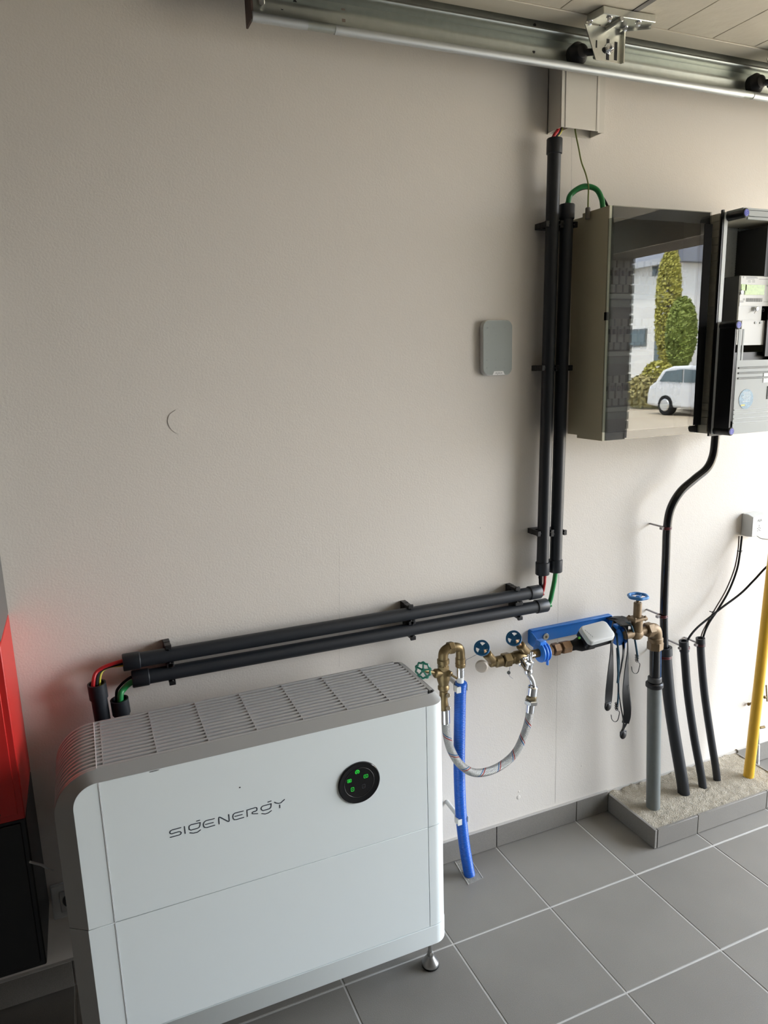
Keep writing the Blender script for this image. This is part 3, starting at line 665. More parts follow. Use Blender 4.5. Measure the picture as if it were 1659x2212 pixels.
dr = loft(MB(), [[(x, y, FZ0+.024) for x, y in P] for P in ([(FX0-.004, -.152), (FX0-.004, -.158)]+arc(FX0+.004, -.158, .008, 180, 270, 6)+[(FX1-.006, -.166), (FX1-.006, -.1572), (FX0+.004, -.1572)],)]+
          [[(x, y, FZ1-.032) for x, y in P] for P in ([(FX0-.004, -.152), (FX0-.004, -.158)]+arc(FX0+.004, -.158, .008, 180, 270, 6)+[(FX1-.006, -.166), (FX1-.006, -.1572), (FX0+.004, -.1572)],)]).build('smoked_glass_door', SMOKE, fb, smooth=4)
MB().box((FX1-.034, -.1668, FZ0+.025), (FX1-.006, -.1661, FZ1-.033)).build('dark_reflection_strip', mat('matt_black', (.0015, .0015, .0015), .9, spec=.1), dr)  # opaque black painted for the dark band reflected along the door's right edge
MB().box((FX0-.006, -.160, 1.565), (FX0, -.150, 1.585)).build('door_hinge', BLKG, dr)
gl_ = at(1270, 448, y=-.075)
MB().cylb((gl_.x, -.075, FZ1-.02), (gl_.x, -.075, gl_.z), .0065).build('cable_gland', mat('gland_grey', (.16, .15, .13), .5), fb)
# ================================================================== METER BOX
MX0, MX1, MZ0, MZ1 = 1.452, 1.722, 1.245, 1.845
mbx = thing('meter_cabinet', ((MX0+MX1)/2, -.08, MZ0), 'grey electricity meter cabinet with blue corner screws at the right edge of the frame', 'meter cabinet')
YFm = -.170
openbox(MB(), MX0+.004, MX1, MZ0+.004, MZ1-.004, YFm+.004, 0, .005).build('rear_housing', MGREY, mbx)
for i in range(29):
    zz = MZ0+.010+i*.0203
    if abs(zz-1.548) < .012: continue
    MB().box((MX0, -.160, zz), (MX0+.005, -.012, zz+.0190)).build('side_rib', MGREY, mbx)
MB().box((MX0-.003, YFm-.003, MZ0-.002), (MX0+.0025, YFm+.004, MZ1+.004)).box((MX0+.0025, YFm-.003, MZ0-.002), (MX1, YFm+.004, MZ0+.006)).build('front_frame', BLACK, mbx)
MB().box((MX0+.0025, YFm-.004, MZ0+.004), (MX0+.015, YFm+.004, MZ1-.002)).build('inner_flange', LGREY, mbx)
XS = MX0+.010
# lower cover
zt = 1.548
MB().box((XS, -.226, MZ0+.008), (XS+.005, YFm-.002, zt-.006)).box((XS+.005, -.226, MZ0+.008), (MX1, YFm-.002, MZ0+.014)).build('lower_cover_body', BLACK, mbx, bevel=.001)
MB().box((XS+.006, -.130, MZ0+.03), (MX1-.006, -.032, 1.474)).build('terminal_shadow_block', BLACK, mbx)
cv = MB().box((XS+.012, -.2275, MZ0+.006), (MX1, -.2255, 1.452)).box((XS+.012, -.2275, 1.452), (XS+.024, -.2255, zt-.012)).box((XS+.0275, -.2275, 1.452), (XS+.034, -.2255, zt-.012)).build('lower_cover_front', CGREY, mbx, bevel=.0006)
for zz in (1.432, 1.418, 1.404): MB().cyl((XS+.020, -.2275, zz), (MX1, -.2275, zz), .0026, n=10).build('cover_groove', mat('groove_grey', (.22, .235, .23), .5), cv)
for zz in (1.282, 1.294, 1.306, 1.318): MB().cyl((XS+.014, -.2270, zz), (MX1, -.2270, zz), .0020, n=8).build('cover_rib', LGREY, cv)
def post(zc, y1, long_=True):
    c = V((XS+.009, 0, zc))
    MB().cylb((c.x, YFm, zc), (c.x, y1, zc), .0118, .002).build('screw_post', BLACK, mbx)
    q = MB().cylb((c.x, y1-.0008, zc), (c.x, y1+.002, zc), .0088, .0006).build('blue_screw', SCRB, mbx, label='blue slotted screw head')
    MB().torus((c.x, y1-.001, zc), (0, 1, 0), .0052, .0005, 24, 6).box((c.x-.0018, y1-.0016, zc-.0006), (c.x+.0018, y1-.0008, zc+.0006)).build('screw_slot', mat('screw_line', (.2, .22, .7), .4), q)
post(1.832, -.229); post(1.547, -.229); post(1.259, -.229)
MB().box((XS+.022, -.225, MZ1-.020), (MX1, -.200, MZ1-.004)).box((XS+.022, -.222, MZ1-.028), (MX1, -.218, MZ1-.020)).build('cover_rim', CGREY, mbx, bevel=.001)
MB().box((XS, YFm-.002, MZ1-.006), (MX1, YFm-.055, MZ1)).build('cover_top', CGREY, mbx)
# inside
bp_ = MB().box((MX0+.008, -.030, MZ0+.01), (MX1, -.024, MZ1-.01)).build('back_plate', LGREY, mbx)
hl = MB(); nm = MB()
for i in range(24):
    c = at(1594.7-i*.40, 494+i*5.36, y=-.0305); hl.cyl((c.x, -.0301, c.z), (c.x, -.0312, c.z), .0013, n=8)
hl.build('plate_holes', BLACK, bp_)
for i in range(1, 20):
    c = at(1594.7-i*.40+(-8 if i % 2 else 7.5), 494+(i-1)*5.36, y=-.0306); text(str(i), .0075, (c.x, -.0307, c.z), INKL, bp_, 'hole_number')
for px, py in ((1576, 494), (1614, 497), (1573, 529), (1611, 531), (1571, 564), (1608, 566)):
    c = at(px, py, y=-.0305); MB().torus((c.x, -.0305, c.z), (0, 1, 0), .0048, .0006, 18, 5).build('knockout_ring', LGREY, bp_)
c = at(1606, 560, y=-.031); MB().box((c.x-.0004, -.0312, MZ0+.02), (c.x+.0004, -.030, MZ1-.02)).build('plate_groove', CGREY, bp_)
MB().box((1.665, -.135, 1.56), (1.70, -.032, MZ1-.02)).build('terminal_block', BLACK, mbx)
YM = -.135; mp0 = at(1600, 595, y=YM); mx0 = mp0.x; mz1 = mp0.z; mx1 = mx0+.12
mt = MB().box((mx0, YM+.004, at(1600, 745, y=YM).z), (mx1, -.031, mz1)).build('electricity_meter', DGREY, mbx)
mt['label'] = 'white electricity meter with greenery reflection painted on its display and dark grey sides'
mzb = at(1592, 725, y=YM).z
MB().box((mx0, YM, at(1600, 745, y=YM).z), (mx1, YM+.006, mz1)).build('meter_face', MWHITE, mt, bevel=.0015)
zz = at(1597, 661, y=YM).z
MB().box((mx0+.001, YM-.0015, zz), (mx1, YM, mz1-.002)).build('meter_label_plate', mat('label_white', (.74, .75, .74), .5), mt)
a = at(1610, 615, y=YM-.0018); b = at(1650, 637, y=YM-.0018)
MB().box((a.x, YM-.003, b.z), (b.x, YM-.0015, a.z)).build('lcd_display', LCD, mt)
a = at(1601.5, 614, y=YM-.0018); b = at(1612, 628, y=YM-.0018)
MB().box((a.x, YM-.003, b.z), (b.x-.001, YM-.0015, a.z)).build('optical_port', LCD, mt)
pr = MB()
for i in range(26):                                     # bar code
    a = at(1612+i*1.38, 644, y=YM-.0019); b = at(1612+i*1.38, 652, y=YM-.0019); w = random.choice((.0003, .0005, .0008)); pr.box((a.x, YM-.0020, b.z), (a.x+w, YM-.0016, a.z))
for (u0, u1, v0) in ((1612, 1636, 598), (1612, 1637, 600.3), (1612, 1630, 602.6), (1616, 1622, 606), (1625, 1631, 606), (1616, 1622, 609), (1625, 1631, 609), (1598, 1606, 650), (1598, 1606, 652.5), (1640, 1659, 603), (1650, 1659, 652)):
    a = at(u0, v0, y=YM-.0019); b = at(u1, v0, y=YM-.0019); x = a.x
    while x < b.x: w = random.uniform(.0012, .004); pr.box((x, YM-.0020, a.z-.0004), (min(x+w, b.x), YM-.0016, a.z+.0004)); x += w+.0006
pr.build('printed_marks', INK, mt)
for px, py, txt, s_ in ((1606, 599, 'D', .006), (1607, 647, 'CE', .0065), (1657, 617, '1.3', .006)):
    c = at(px, py, y=YM-.002); text(txt, s_, (c.x, YM-.0021, c.z), INK, mt, 'meter_lettering', bold=.00008)
for px, py in ((1601, 631), (1634, 667)):
    c = at(px, py, y=YM-.006); q = MB().cylb((c.x, YM, c.z), (c.x, YM-.010, c.z), .0065, .002, 12).build('seal_screw', CHROME, mt)
    MB().cyl((c.x-.001, YM-.008, c.z-.003), (c.x-.011, YM-.009, c.z-.013), .0011, n=8).build('seal_tail', SATIN, q)
c = at(1648, 670, y=YM); MB().torus((c.x, YM-.001, c.z), (0, 1, 0), .004, .0006, 16, 5).build('sealing_eye', INK, mt)
a = at(1600, 693, y=YM); b = at(1645, 745, y=YM)
loft(MB(), [rl(a.x+.001, mx1, b.z, a.z, .003, YM-.004), rl(a.x+.001, mx1, b.z, a.z, .003, YM)]).build('terminal_cover', MWHITE, mt)
for u in (1632, 1643): c = at(u, 697, y=YM-.004); MB().box((c.x-.004, YM-.006, c.z-.003), (c.x+.003, YM-.004, c.z+.002)).build('terminal_notch', LGREY, mt)
c = at(1657, 700, y=YM-.008); MB().box((c.x-.005, YM-.012, 1.46), (c.x+.05, YM-.004, c.z+.012)).build('terminal_lever', BLACK, mt, bevel=.001)
# sticker: round, wavy blue sea picture, yellow bar
sc = at(1612, 862, y=-.2285); SR = .0272
sb = MB().lathe((sc.x, -.2282, sc.z), (0, 1, 0), [(0, SR), (.0007, SR)], 40).build('round_sticker', STICK, mbx, label='round blue and white sticker')
lines = MB()
for i in range(7):
    w = .017-.0012*abs(i-3); x = -w+.003*(i % 3); zz = sc.z+.018-i*.0042
    while x < w: l = random.uniform(.002, .006); lines.box((sc.x+x, -.2286, zz), (sc.x+min(x+l, w), -.2283, zz+.0016)); x += l+.0012
lines.build('sticker_text', mat('sticker_ink', (.80, .85, .86), .5), sb)
MB().box((sc.x-.019, -.2287, sc.z-.0185), (sc.x-.004, -.2283, sc.z-.0145)).build('sticker_bar', STYEL, sb)
a = at(1650, 806, y=-.2282); b = at(1659, 826, y=-.2282)
q = MB().box((a.x, -.2285, b.z), (a.x+.03, -.2278, a.z)).build('paper_label', mat('label_white', (.7, .7, .7), .5), cv)
text('JA 5', .006, (a.x+.009, -.2288, (a.z+b.z)/2-.001), INKL, cv, 'label_lettering')
c = at(1657.5, 848, y=-.2282); MB().box((c.x, -.2290, c.z-.018), (c.x+.03, -.2276, c.z+.018)).build('label_holder', BLACK, cv)
# ================================================================== BLACK PIPE FROM METER BOX
YP = -.075
pth = [at(1546, 925, y=-.085), at(1545, 950, y=-.085), at(1540, 985, y=-.085), at(1527, 1012, y=-.083), at(1500, 1035, y=-.080), at(1470, 1062, y=-.078), at(1449, 1098, y=-.074), at(1441, 1140, y=-.070), at(1438.5, 1200, y=-.066), at(1436, 1260, y=-.066), at(1434, 1330, y=-.068), at(1435, 1390, y=-.07), at(1437, 1425, y=-.072)]
sp_ = thing('service_pipe', at(1437, 1425, y=-.072), 'thick glossy black service pipe bending down from the meter cabinet', 'pipe')
MB().tube(smooth_path(pth, 8), .0122, 20).build('pipe', BLKG, sp_)
def clamp(px, py, y, r, par, side=-1, red=True):
    c = at(px, py, y=y)
    MB().torus(c, (0, 0, 1), r+.0012, .0019, 26, 8).torus(c+V((0, 0, .0045)), (0, 0, 1), r+.0010, .0019, 26, 8).build('clamp_ring', RCLAMP if red else BLACK, par)
    MB().box((c.x-r-.011, c.y-.004, c.z-.001), (c.x-r+.002, c.y+.006, c.z+.007)).box((c.x-.003, c.y+r, c.z+.000), (c.x+.003, 0, c.z+.005)).build('clamp_bracket', mat('clear_bracket', (.38, .36, .36), .3), par, bevel=.001)
clamp(1440, 1142, -.070, .0122, sp_); clamp(1431, 1332, -.068, .0122, sp_)
def sleeve(name, pts, r, label, m=PIPE, clampat=None, collar=None, cy=-.08):
    t = thing(name, pts[-1], label, 'pipe'); P = smooth_path(pts, 8)
    MB().tube(P, r, 22).build('pipe', m, t)
    if clampat: clamp(*clampat, r, t)
    if collar:
        d = (P[1]-P[0]).normalized(); MB().pipe(P[0]-d*.006, P[0]+d*collar, r+.0022, r*.7).build('socket', m, t)
    return t
g0 = lambda px, py: at(px, py, z=.062)
e1 = g0(1478, 1712); e2 = g0(1519, 1698); e3 = g0(1550, 1683)
sleeve('wall_sleeve_pipe', [at(1437, 1402, y=-.072), at(1439, 1440, y=-.074), at(1447, 1520, y=-.080), at(1459, 1600, y=-.090), e1.lerp(at(1459, 1600, y=-.090), .25), e1+V((0, 0, -.01))], .0188, 'thickest dark sleeve pipe, around the foot of the black service pipe', clampat=(1435.5, 1419, -.072), collar=.02)
sleeve('wall_sleeve_pipe', [at(1477, 1388, y=-.07), at(1480, 1430, y=-.072), at(1486, 1500, y=-.078), at(1499, 1590, y=-.088), e2.lerp(at(1499, 1590, y=-.088), .3), e2+V((0, 0, -.01))], .0128, 'thinner dark pipe with worn print, left of the two beside the thickest sleeve', clampat=(1479, 1400, -.07), collar=.03)
sleeve('wall_sleeve_pipe', [at(1513, 1382, y=-.068), at(1515, 1425, y=-.07), at(1522, 1500, y=-.076), at(1535, 1590, y=-.088), e3.lerp(at(1535, 1590, y=-.088), .3), e3+V((0, 0, -.01))], .0122, 'thinner dark pipe nearest the yellow pipe, two black cables entering it', clampat=(1513, 1393, -.068), collar=.022)
# ================================================================== SMALL TELECOM BOX AND CABLES
h0 = at(1601, 1107, y=0); h1 = at(1604, 1160, y=0)
tx0, tz0, tz1 = at(1600, 1155, y=0).x, at(1603, 1157, y=-.0).z, at(1600, 1109, y=0).z
fxa = at(1619, 1112, y=-.036); fxb = at(1648, 1154, y=-.036)
tb = thing('telephone_junction_box', (tx0+.03, 0, tz0), 'small white wall box with dotted front near the right edge, cables below', 'junction box')
x0_, x1_ = tx0, tx0+.068; zb0, zb1 = tz0+.002, tz1
loft(MB(), [[(x0_, 0, zb0), (x1_, 0, zb0), (x1_, 0, zb1), (x0_, 0, zb1)], [(x0_, -.022, zb0), (x1_, -.022, zb0), (x1_, -.022, zb1), (x0_, -.022, zb1)], [(x0_+.003, -.040, zb0+.002), (x1_-.003, -.040, zb0+.002), (x1_-.003, -.040, zb1-.007), (x0_+.003, -.040, zb1-.007)]]).build('housing', WHT, tb, bevel=.002)
mb = MB()
for dx, dz in ((0, .0), (0, -.006), (-.0055, -.010), (.0055, -.010), (0, -.0145), (-.0055, -.018), (.0055, -.018)): mb.cyl(((x0_+x1_)/2+dx, -.0402, (zb0+zb1)/2+dz), ((x0_+x1_)/2+dx, -.0408, (zb0+zb1)/2+dz), .0014, n=10)
mb.build('front_holes', DGREY, tb)
text('A|A', .013, ((x0_+x1_)/2+.001, -.0405, (zb0+zb1)/2+.0165), INK, tb, 'front_lettering')
cable('telephone_cable', [at(1602.5, 1158, y=-.02), at(1599, 1190, y=-.03), at(1592, 1230, y=-.04), at(1575, 1275, y=-.045), at(1552, 1315, y=-.05), at(1532, 1345, y=-.055), at(1521, 1370, y=-.062), at(1515, 1400, y=-.068)], .0032, BLKR, 'black cable from the small white wall box down into the pipe by the yellow one')
cable('thin_telephone_cable', [at(1596.5, 1158, y=-.012), at(1594, 1190, y=-.024), at(1586, 1230, y=-.034), at(1568, 1275, y=-.04), at(1545, 1315, y=-.046), at(1528, 1345, y=-.05), at(1516, 1370, y=-.060), at(1511, 1400, y=-.066)], .0021, mat('brown_sheath', (.06, .04, .03), .4), 'thinner brown cable running beside the black one below the wall box')
cable('crossing_cable', [at(1700, 1195, y=-.10), at(1659, 1222, y=-.085), at(1630, 1252, y=-.075), at(1600, 1282, y=-.068), at(1560, 1312, y=-.064), at(1535, 1332, y=-.062), at(1505, 1357, y=-.064), at(1487, 1380, y=-.068), at(1478, 1405, y=-.07)], .0034, BLKR, 'black cable coming in from the right edge and crossing the others diagonally')
cable('white_lead', [at(1631, 1152, y=-.03), at(1637, 1159, y=-.04), at(1648, 1164, y=-.06), at(1680, 1166, y=-.09)], .0016, WHT, 'thin white lead leaving the bottom of the small wall box to the right')
for px, py, y in ((1597, 1191, -.03), (1537, 1322, -.055)):
    c = at(px, py, y=y); tag(MB().torus(c, (.4, 0, 1), .0062, .0013, 18, 6).box((c.x+.004, c.y-.001, c.z-.001), (c.x+.013, c.y+.001, c.z+.001)).build('cable_tie', BLKR), 'black cable tie around the cables %s' % ('just below the small wall box' if px > 1560 else 'where they cross'), 'cable tie')
# ================================================================== YELLOW PIPE
yb_ = g0(1617, 1676); yt = at(1650, 1385, y=-.115); dd = (yt-yb_).normalized()
yp = tag(MB().tube([yb_-dd*.03, yb_, yb_.lerp(yt, .5), yt, yt+dd*.35], .0168, 28).build('gas_pipe', YEL), 'bright yellow gas pipe leaning up from the sandy ledge at the right', 'pipe')
rb = thing('earthing_rod', at(1640, 1640, y=-.02), 'thin grey threaded rod with small clamp behind the yellow pipe', 'rod')
MB().cyl(at(1642, 1490, y=-.02), at(1637, 1652, y=-.02), .0026, n=12).build('rod', SATIN, rb)
MB().tube([at(1638, 1608, y=-.02).lerp(at(1637, 1652, y=-.02), i/40) for i in range(41)], lambda i, L: .0045+.0012*(i % 2), 12).build('threaded_sleeve', mat('white_thread', (.6, .62, .62), .4), rb)
MB().cylb(at(1616, 1521, y=-.004), at(1630, 1518, y=-.03), .0042, .001, 10).sphere(at(1617, 1521, y=-.008), .006, 12).build('wall_screw', BRASS, rb)
MB().cylb(at(1641, 1572, y=-.026), at(1652, 1570, y=-.03), .005, .001, 8).sphere(at(1652, 1506, y=-.03), .006, 10).cyl(at(1655, 1480, y=-.03), at(1657, 1515, y=-.03), .0025, n=8).build('clamp', BRASS, rb)
# ================================================================== GREY WATER INLET PIPE
gp = thing('water_inlet', g0(1411, 1742), 'grey floor pipe with black top, brass elbow and valve with pale blue handwheel', 'pipe')
YG = -.138
gb = V((at(1411, 1742, z=.062).x, at(1411, 1742, z=.062).y, .05)); YG = gb.y
gt = at(1413.5, 1482, y=YG)
MB().cyl(gb, gt, .0212, n=32).build('outer_pipe', GREYP, gp)
MB().cylb(gt-UZ*.004, gt+UZ*.014, .0262, .004, 32).build('band_clamp', BLACK, gp)
MB().cylb(gt+UZ*.014, gt+UZ*.032, .0205, .003, 32).build('pipe_seal', mat('seal_grey', (.05, .05, .05), .5), gp)
et = at(1415, 1400, y=YG)
MB().cyl(gt+UZ*.03, et, .0158, n=28).build('inner_pipe', BLKG, gp)
MB().cyl((gt.x+.0118, YG-.0105, gt.z+.03), (et.x+.0118, YG-.0105, et.z), .0022, n=8).build('blue_stripe', mat('stripe_blue', (.01, .10, .30), .4), gp)
zE = et.z
MB().hexn((et.x, YG, zE-.004), (et.x, YG, zE+.022), .0238, .3).cylb((et.x, YG, zE+.018), (et.x, YG, zE+.036), .0222, .003).build('lower_nut', BRZ, gp)
ec = V((et.x, YG, zE+.062))
MB().tube(smooth_path([V((et.x, YG, zE+.03)), V((et.x, YG, zE+.045)), V((et.x-.006, YG, zE+.060)), V((et.x-.022, YG, zE+.064)), V((et.x-.034, YG, zE+.064))], 6), .0188, 24).build('elbow', BRZ, gp)
MB().hexn((et.x-.040, YG, zE+.064), (et.x-.016, YG, zE+.064), .0225, .5).build('elbow_nut', BRZ, gp)
zv = zE+.064; xv = et.x-.075
MB().cylb((et.x-.040, YG, zv), (xv-.045, YG, zv-.002), .0125, .002).cylb((xv, YG, zv-.018), (xv, YG, zv+.042), .0168, .003).sphere((xv, YG, zv-.004), .0185, 18, (1.3, 1, 1)).build('valve_body', BRZ, gp)
MB().obox((xv, YG, zv+.044), (.0245, 0, 0), (0, .0185, 0), (0, 0, .0045)).build('bonnet_flange', BRZ, gp, bevel=.002)
q = MB()
for sx in (-1, 1):
    for sy in (-1, 1): q.hexn((xv+sx*.019, YG+sy*.013, zv+.036), (xv+sx*.019, YG+sy*.013, zv+.053), .0042)
q.build('flange_bolts', BRZ, gp)
MB().cylb((xv, YG, zv+.048), (xv, YG, zv+.094), .0118, .002).cyl((xv, YG, zv+.094), (xv, YG, zv+.104), .005, n=16).build('valve_neck', BRZ, gp)
zw = zv+.112
w_ = MB().torus((xv, YG, zw), (0, 0, 1), .0262, .0046, 48, 10, wav=.0012, wn=6)
for i in range(3):
    a = 2*math.pi*i/3+.4; w_.tube([V((xv, YG, zw-.005)), V((xv+.013*math.cos(a), YG+.013*math.sin(a), zw-.004)), V((xv+.026*math.cos(a), YG+.026*math.sin(a), zw))], .0034, 10)
w_.cylb((xv, YG, zw-.012), (xv, YG, zw+.002), .0065, .002).build('handwheel', BLUEH, gp)
# ================================================================== BLUE METER BRACKET, CLIPS, WATER METER MODULE
YW = -.092
br = thing('meter_bracket', at(1240, 1375, y=0), 'bright blue metal wall bracket carrying the water meter fittings', 'bracket')
pA, pB = at(1142, 1362, y=-.004), at(1340, 1345, y=-.004)
bx0, bx1 = pA.x, at(1318, 1340, y=-.004).x; bz1 = pA.z+.002; bz0 = bz1-.045
pp = rrect(bx0, bx1, bz0, bz1, .006, 4)
MB().prism([(x, -.004, z_) for x, z_ in pp], (0, .004, 0)).build('back_plate', BLUEB, br)
MB().box((bx0+.004, -.016, bz1-.003), (bx1-.004, -.002, bz1)).box((bx0+.004, -.009, bz1-.008), (bx1-.004, -.002, bz1-.003)).build('top_flange', BLUEB, br, bevel=.001)
for xx in (bx0+.002, bx1-.004):
    MB().prism([(xx, -.004, bz1-.002), (xx, -.020, bz1-.006), (xx, YW+.004, bz0+.008), (xx, YW-.004, bz0-.004), (xx, YW+.004, bz0-.010), (xx, -.004, bz0)], (.0028, 0, 0)).build('side_ear', BLUEB, br)
c = at(1179, 1375, y=-.005)
MB().cylb((c.x, -.0075, c.z), (c.x, -.004, c.z), .0105, .001).build('washer', mat('washer', (.5, .47, .4), .4, .4), br)
MB().cylb((c.x, -.010, c.z), (c.x, -.0075, c.z), .004, .001, 12).build('plug', BRASS, br)
zp = at(1145, 1412, y=YW).z; za = lambda px, py: at(px, py, y=YW)
axL, axR = za(1042, 1432), za(1330, 1372); zax = (za(1150, 1412).z+za(1215, 1400).z)/2
def X(px): return za(px, 1410).x
print('axis z', zax, axL, axR, za(1090, 1425), za(1240, 1392))
def ring_clip(x, lab):
    t = MB().torus((x, YW, zax), (1, 0, 0), .0245, .0042, 40, 8).torus((x-.010, YW, zax), (1, 0, 0), .0245, .0042, 40, 8).torus((x+.010, YW, zax), (1, 0, 0), .0235, .0038, 40, 8)
    o = tag(t.build('pipe_clip_ring', BLUEC), lab, 'clip')
    MB().cyl((x-.014, YW, zax), (x+.013, YW, zax), .0245, n=36).build('band', BLUEC, o)
    MB().box((x-.016, YW-.010, zax+.022), (x+.006, YW+.012, zax+.036)).build('latch', BLUEC, o, bevel=.002)
    MB().box((x+.004, YW-.018, zax-.036), (x+.010, YW-.010, zax-.020)).build('release_tab', BLUEC, o, bevel=.002)
    return o
xc1 = X(1172); xc2 = X(1336)
ring_clip(xc1, 'blue plastic ring clip at the left ear of the blue bracket')
ring_clip(xc2, 'blue plastic ring clip right of the water meter module')
fit = thing('brass_couplings', (X(1215), YW, zax-.02), 'reddish brass hexagonal couplings left of the water meter module', 'coupling')
MB().hexn((X(1180), YW, zax), (X(1192), YW, zax), .0155).build('hex_nut', BRB, fit)
MB().hexn((X(1193), YW, zax), (X(1207), YW, zax), .0188, .4).build('hex_nut', BRB, fit)
MB().cylb((X(1186), YW, zax), (X(1230), YW, zax), .0115, .002).build('pipe_body', BRB, fit)
MB().hexn((X(1211), YW, zax), (X(1230), YW, zax), .0188, .2).build('hex_nut', BRB, fit)
wm = thing('water_meter_module', (X(1280), YW, zax-.02), 'white rounded radio module on a black water meter body, small green dot', 'water meter')
MB().lathe((X(1229), YW, zax), (1, 0, 0), [(0, .0125), (.004, .0150), (.020, .0150), (.040, .022), (.080, .022), (.096, .014), (.125, .014)], 32).build('meter_body', BLKR, wm)
mc = at(1289, 1368, y=YW-.022); up = V((-.05, -.55, .83)).normalized(); ax_ = V((1, 0, .04)); ax_ = (ax_-ax_.dot(up)*up).normalized(); ay_ = up.cross(ax_)
def rbox(name, c, hx, hy, h0_, h1_, r, m, par, taper=0.):
    loops = []
    for h, ins in ((h0_, .001), (h0_+.001, 0), (h1_-.003, taper), (h1_-.0008, taper+.0012), (h1_, taper+.003)):
        loops.append([c+ax_*x+ay_*y+up*h for x, y in rrect(-hx+ins, hx-ins, -hy+ins, hy-ins, r, 6)])
    return loft(MB(), loops).build(name, m, par)
rbox('black_base', mc, .046, .030, -.026, -.004, .010, BLACK, wm)
rbox('white_cap', mc, .047, .031, -.005, .011, .013, WHT, wm, .001)
q = MB()
for i in range(5): q.obox(mc+ax_*(-.036+.002*i)+ay_*(.012-.006*i)+up*.0112, ax_*.0008, ay_*.0022, up*.0003)
q.build('cap_print', INKL, wm)
MB().cylb(at(1251, 1378, y=YW-.036), at(1251, 1378, y=YW-.028), .0038, .001, 16).build('green_dot', mat('green_dot', (.12, .5, .03), .4), wm)
# pipe on from right clip to inlet valve
tag(MB().cylb((xc2+.01, YW, zax), (xc2+.045, YW, zax), .0125, .002).tube([V((xc2+.03, YW, zax)), V((xc2+.05, YW-.02, zax)), V((xv-.03, YG, zv-.002))], .0115, 18).build('connecting_pipe', BRZ), 'short brass pipe hidden behind the straps, joining meter and inlet valve', 'pipe')
# ================================================================== CHECK VALVE WITH TWO BLUE WHEELS
cvn = thing('stop_valve_set', (X(1100), YW, zax-.03), 'horizontal brass stop valve set with two tilted dark blue handwheels', 'valve')
vz = za(1090, 1425).z; v0 = za(1062, 1432); v1 = V((xc1-.012, YW, zax)); dv = (v1-v0).normalized()
MB().cylb(v0-dv*.006, v1+dv*.03, .0118, .002).cylb(v0+dv*.010, v0+dv*.034, .0155, .003).build('valve_body', BRASS, cvn)
MB().hexn(v0+dv*.036, v0+dv*.060, .0205, .3).hexn(v0+dv*.060, v0+dv*.070, .0180, 0).build('hex_nut', BRASS, cvn)
MB().lathe(v0+dv*.068, dv, [(0, .013), (.01, .019), (.028, .019), (.040, .0145), (.05, .0145)], 24).build('valve_chamber', BRASS, cvn)
cap = za(1040, 1436); MB().lathe(cap-dv*.004+V((0, -.008, 0)), V((-.55, -.8, .1)), [(-.008, .012), (0, .0175), (.004, .0175), (.0075, .0145), (.009, .006)], 32).build('white_cap', mat('aged_cap', (.52, .45, .38), .5), cvn, label='yellowed white round cap')
def wheel(px, py, base_px, base_py, m, par, R=.0185, nrm=(-.55, -.62, .56)):
    c = at(px, py, y=YW-.030); b = at(base_px, base_py, y=YW); n = V(nrm).normalized()
    MB().cylb(b, b.lerp(c, .55), .0128, .002).build('bonnet', BRASS, par)
    MB().torus(b.lerp(c, .50), c-b, .0105, .0028, 20, 8).build('packing_nut', BRASS, par)
    MB().cylb(b, c, .0048, .001, 14).build('stem', mat('copper_stem', (.45, .27, .14), .4, .6), par)
    a_ = V((0, 0, 1)); e1_ = (a_-a_.dot(n)*n).normalized(); e2_ = n.cross(e1_)
    q = MB().torus(c, n, R, .0032, 42, 8, wav=.0008, wn=3); q.lathe(c-n*.0045, n, [(0, R+.0026), (.009, R+.0026), (.009, R-.0015), (0, R-.0015), (0, R+.0026)], 42, False)
    for i in range(3):
        w = 2*math.pi*i/3+1.0; d = e1_*math.cos(w)+e2_*math.sin(w); s_ = n.cross(d)
        q.prism([c-s_*.005-n*.001, c+s_*.005-n*.001, c+d*R+s_*.0095-n*.001, c+d*R-s_*.0095-n*.001], n*.003)
    q.cylb(c-n*.003, c+n*.004, .0068, .001, 18); q.build('handwheel', m, par)
wheel(1041, 1400, 1063, 1426, BLUEW, cvn); wheel(1110, 1379, 1140, 1411, BLUEW, cvn)
MB().tube(smooth_path([at(1033, 1412, y=YW-.03), at(1018, 1420, y=YW-.03), at(1007, 1426, y=YW-.03), at(1006, 1436, y=YW-.03)], 5), .0005, 6).tube(smooth_path([at(1102, 1440, y=YW-.02), at(1100, 1448, y=YW-.02), at(1098, 1452, y=YW-.02)], 4), .0006, 6).tube([at(1098, 1455, y=YW-.02), at(1102, 1462, y=YW-.02), at(1108, 1466, y=YW-.02)], .0005, 6).build('seal_wire', mat('seal_blue', (.08, .12, .18), .5), cvn)
MB().cylb(at(1099, 1453, y=YW-.022), at(1099, 1453, y=YW-.018), .005, .0008, 16).build('lead_seal', mat('lead', (.28, .29, .29), .5, .5), cvn)
MB().sphere(v0+dv*.088+V((0, -.008, -.006)), .012, 14).build('side_port', BLKR, cvn)
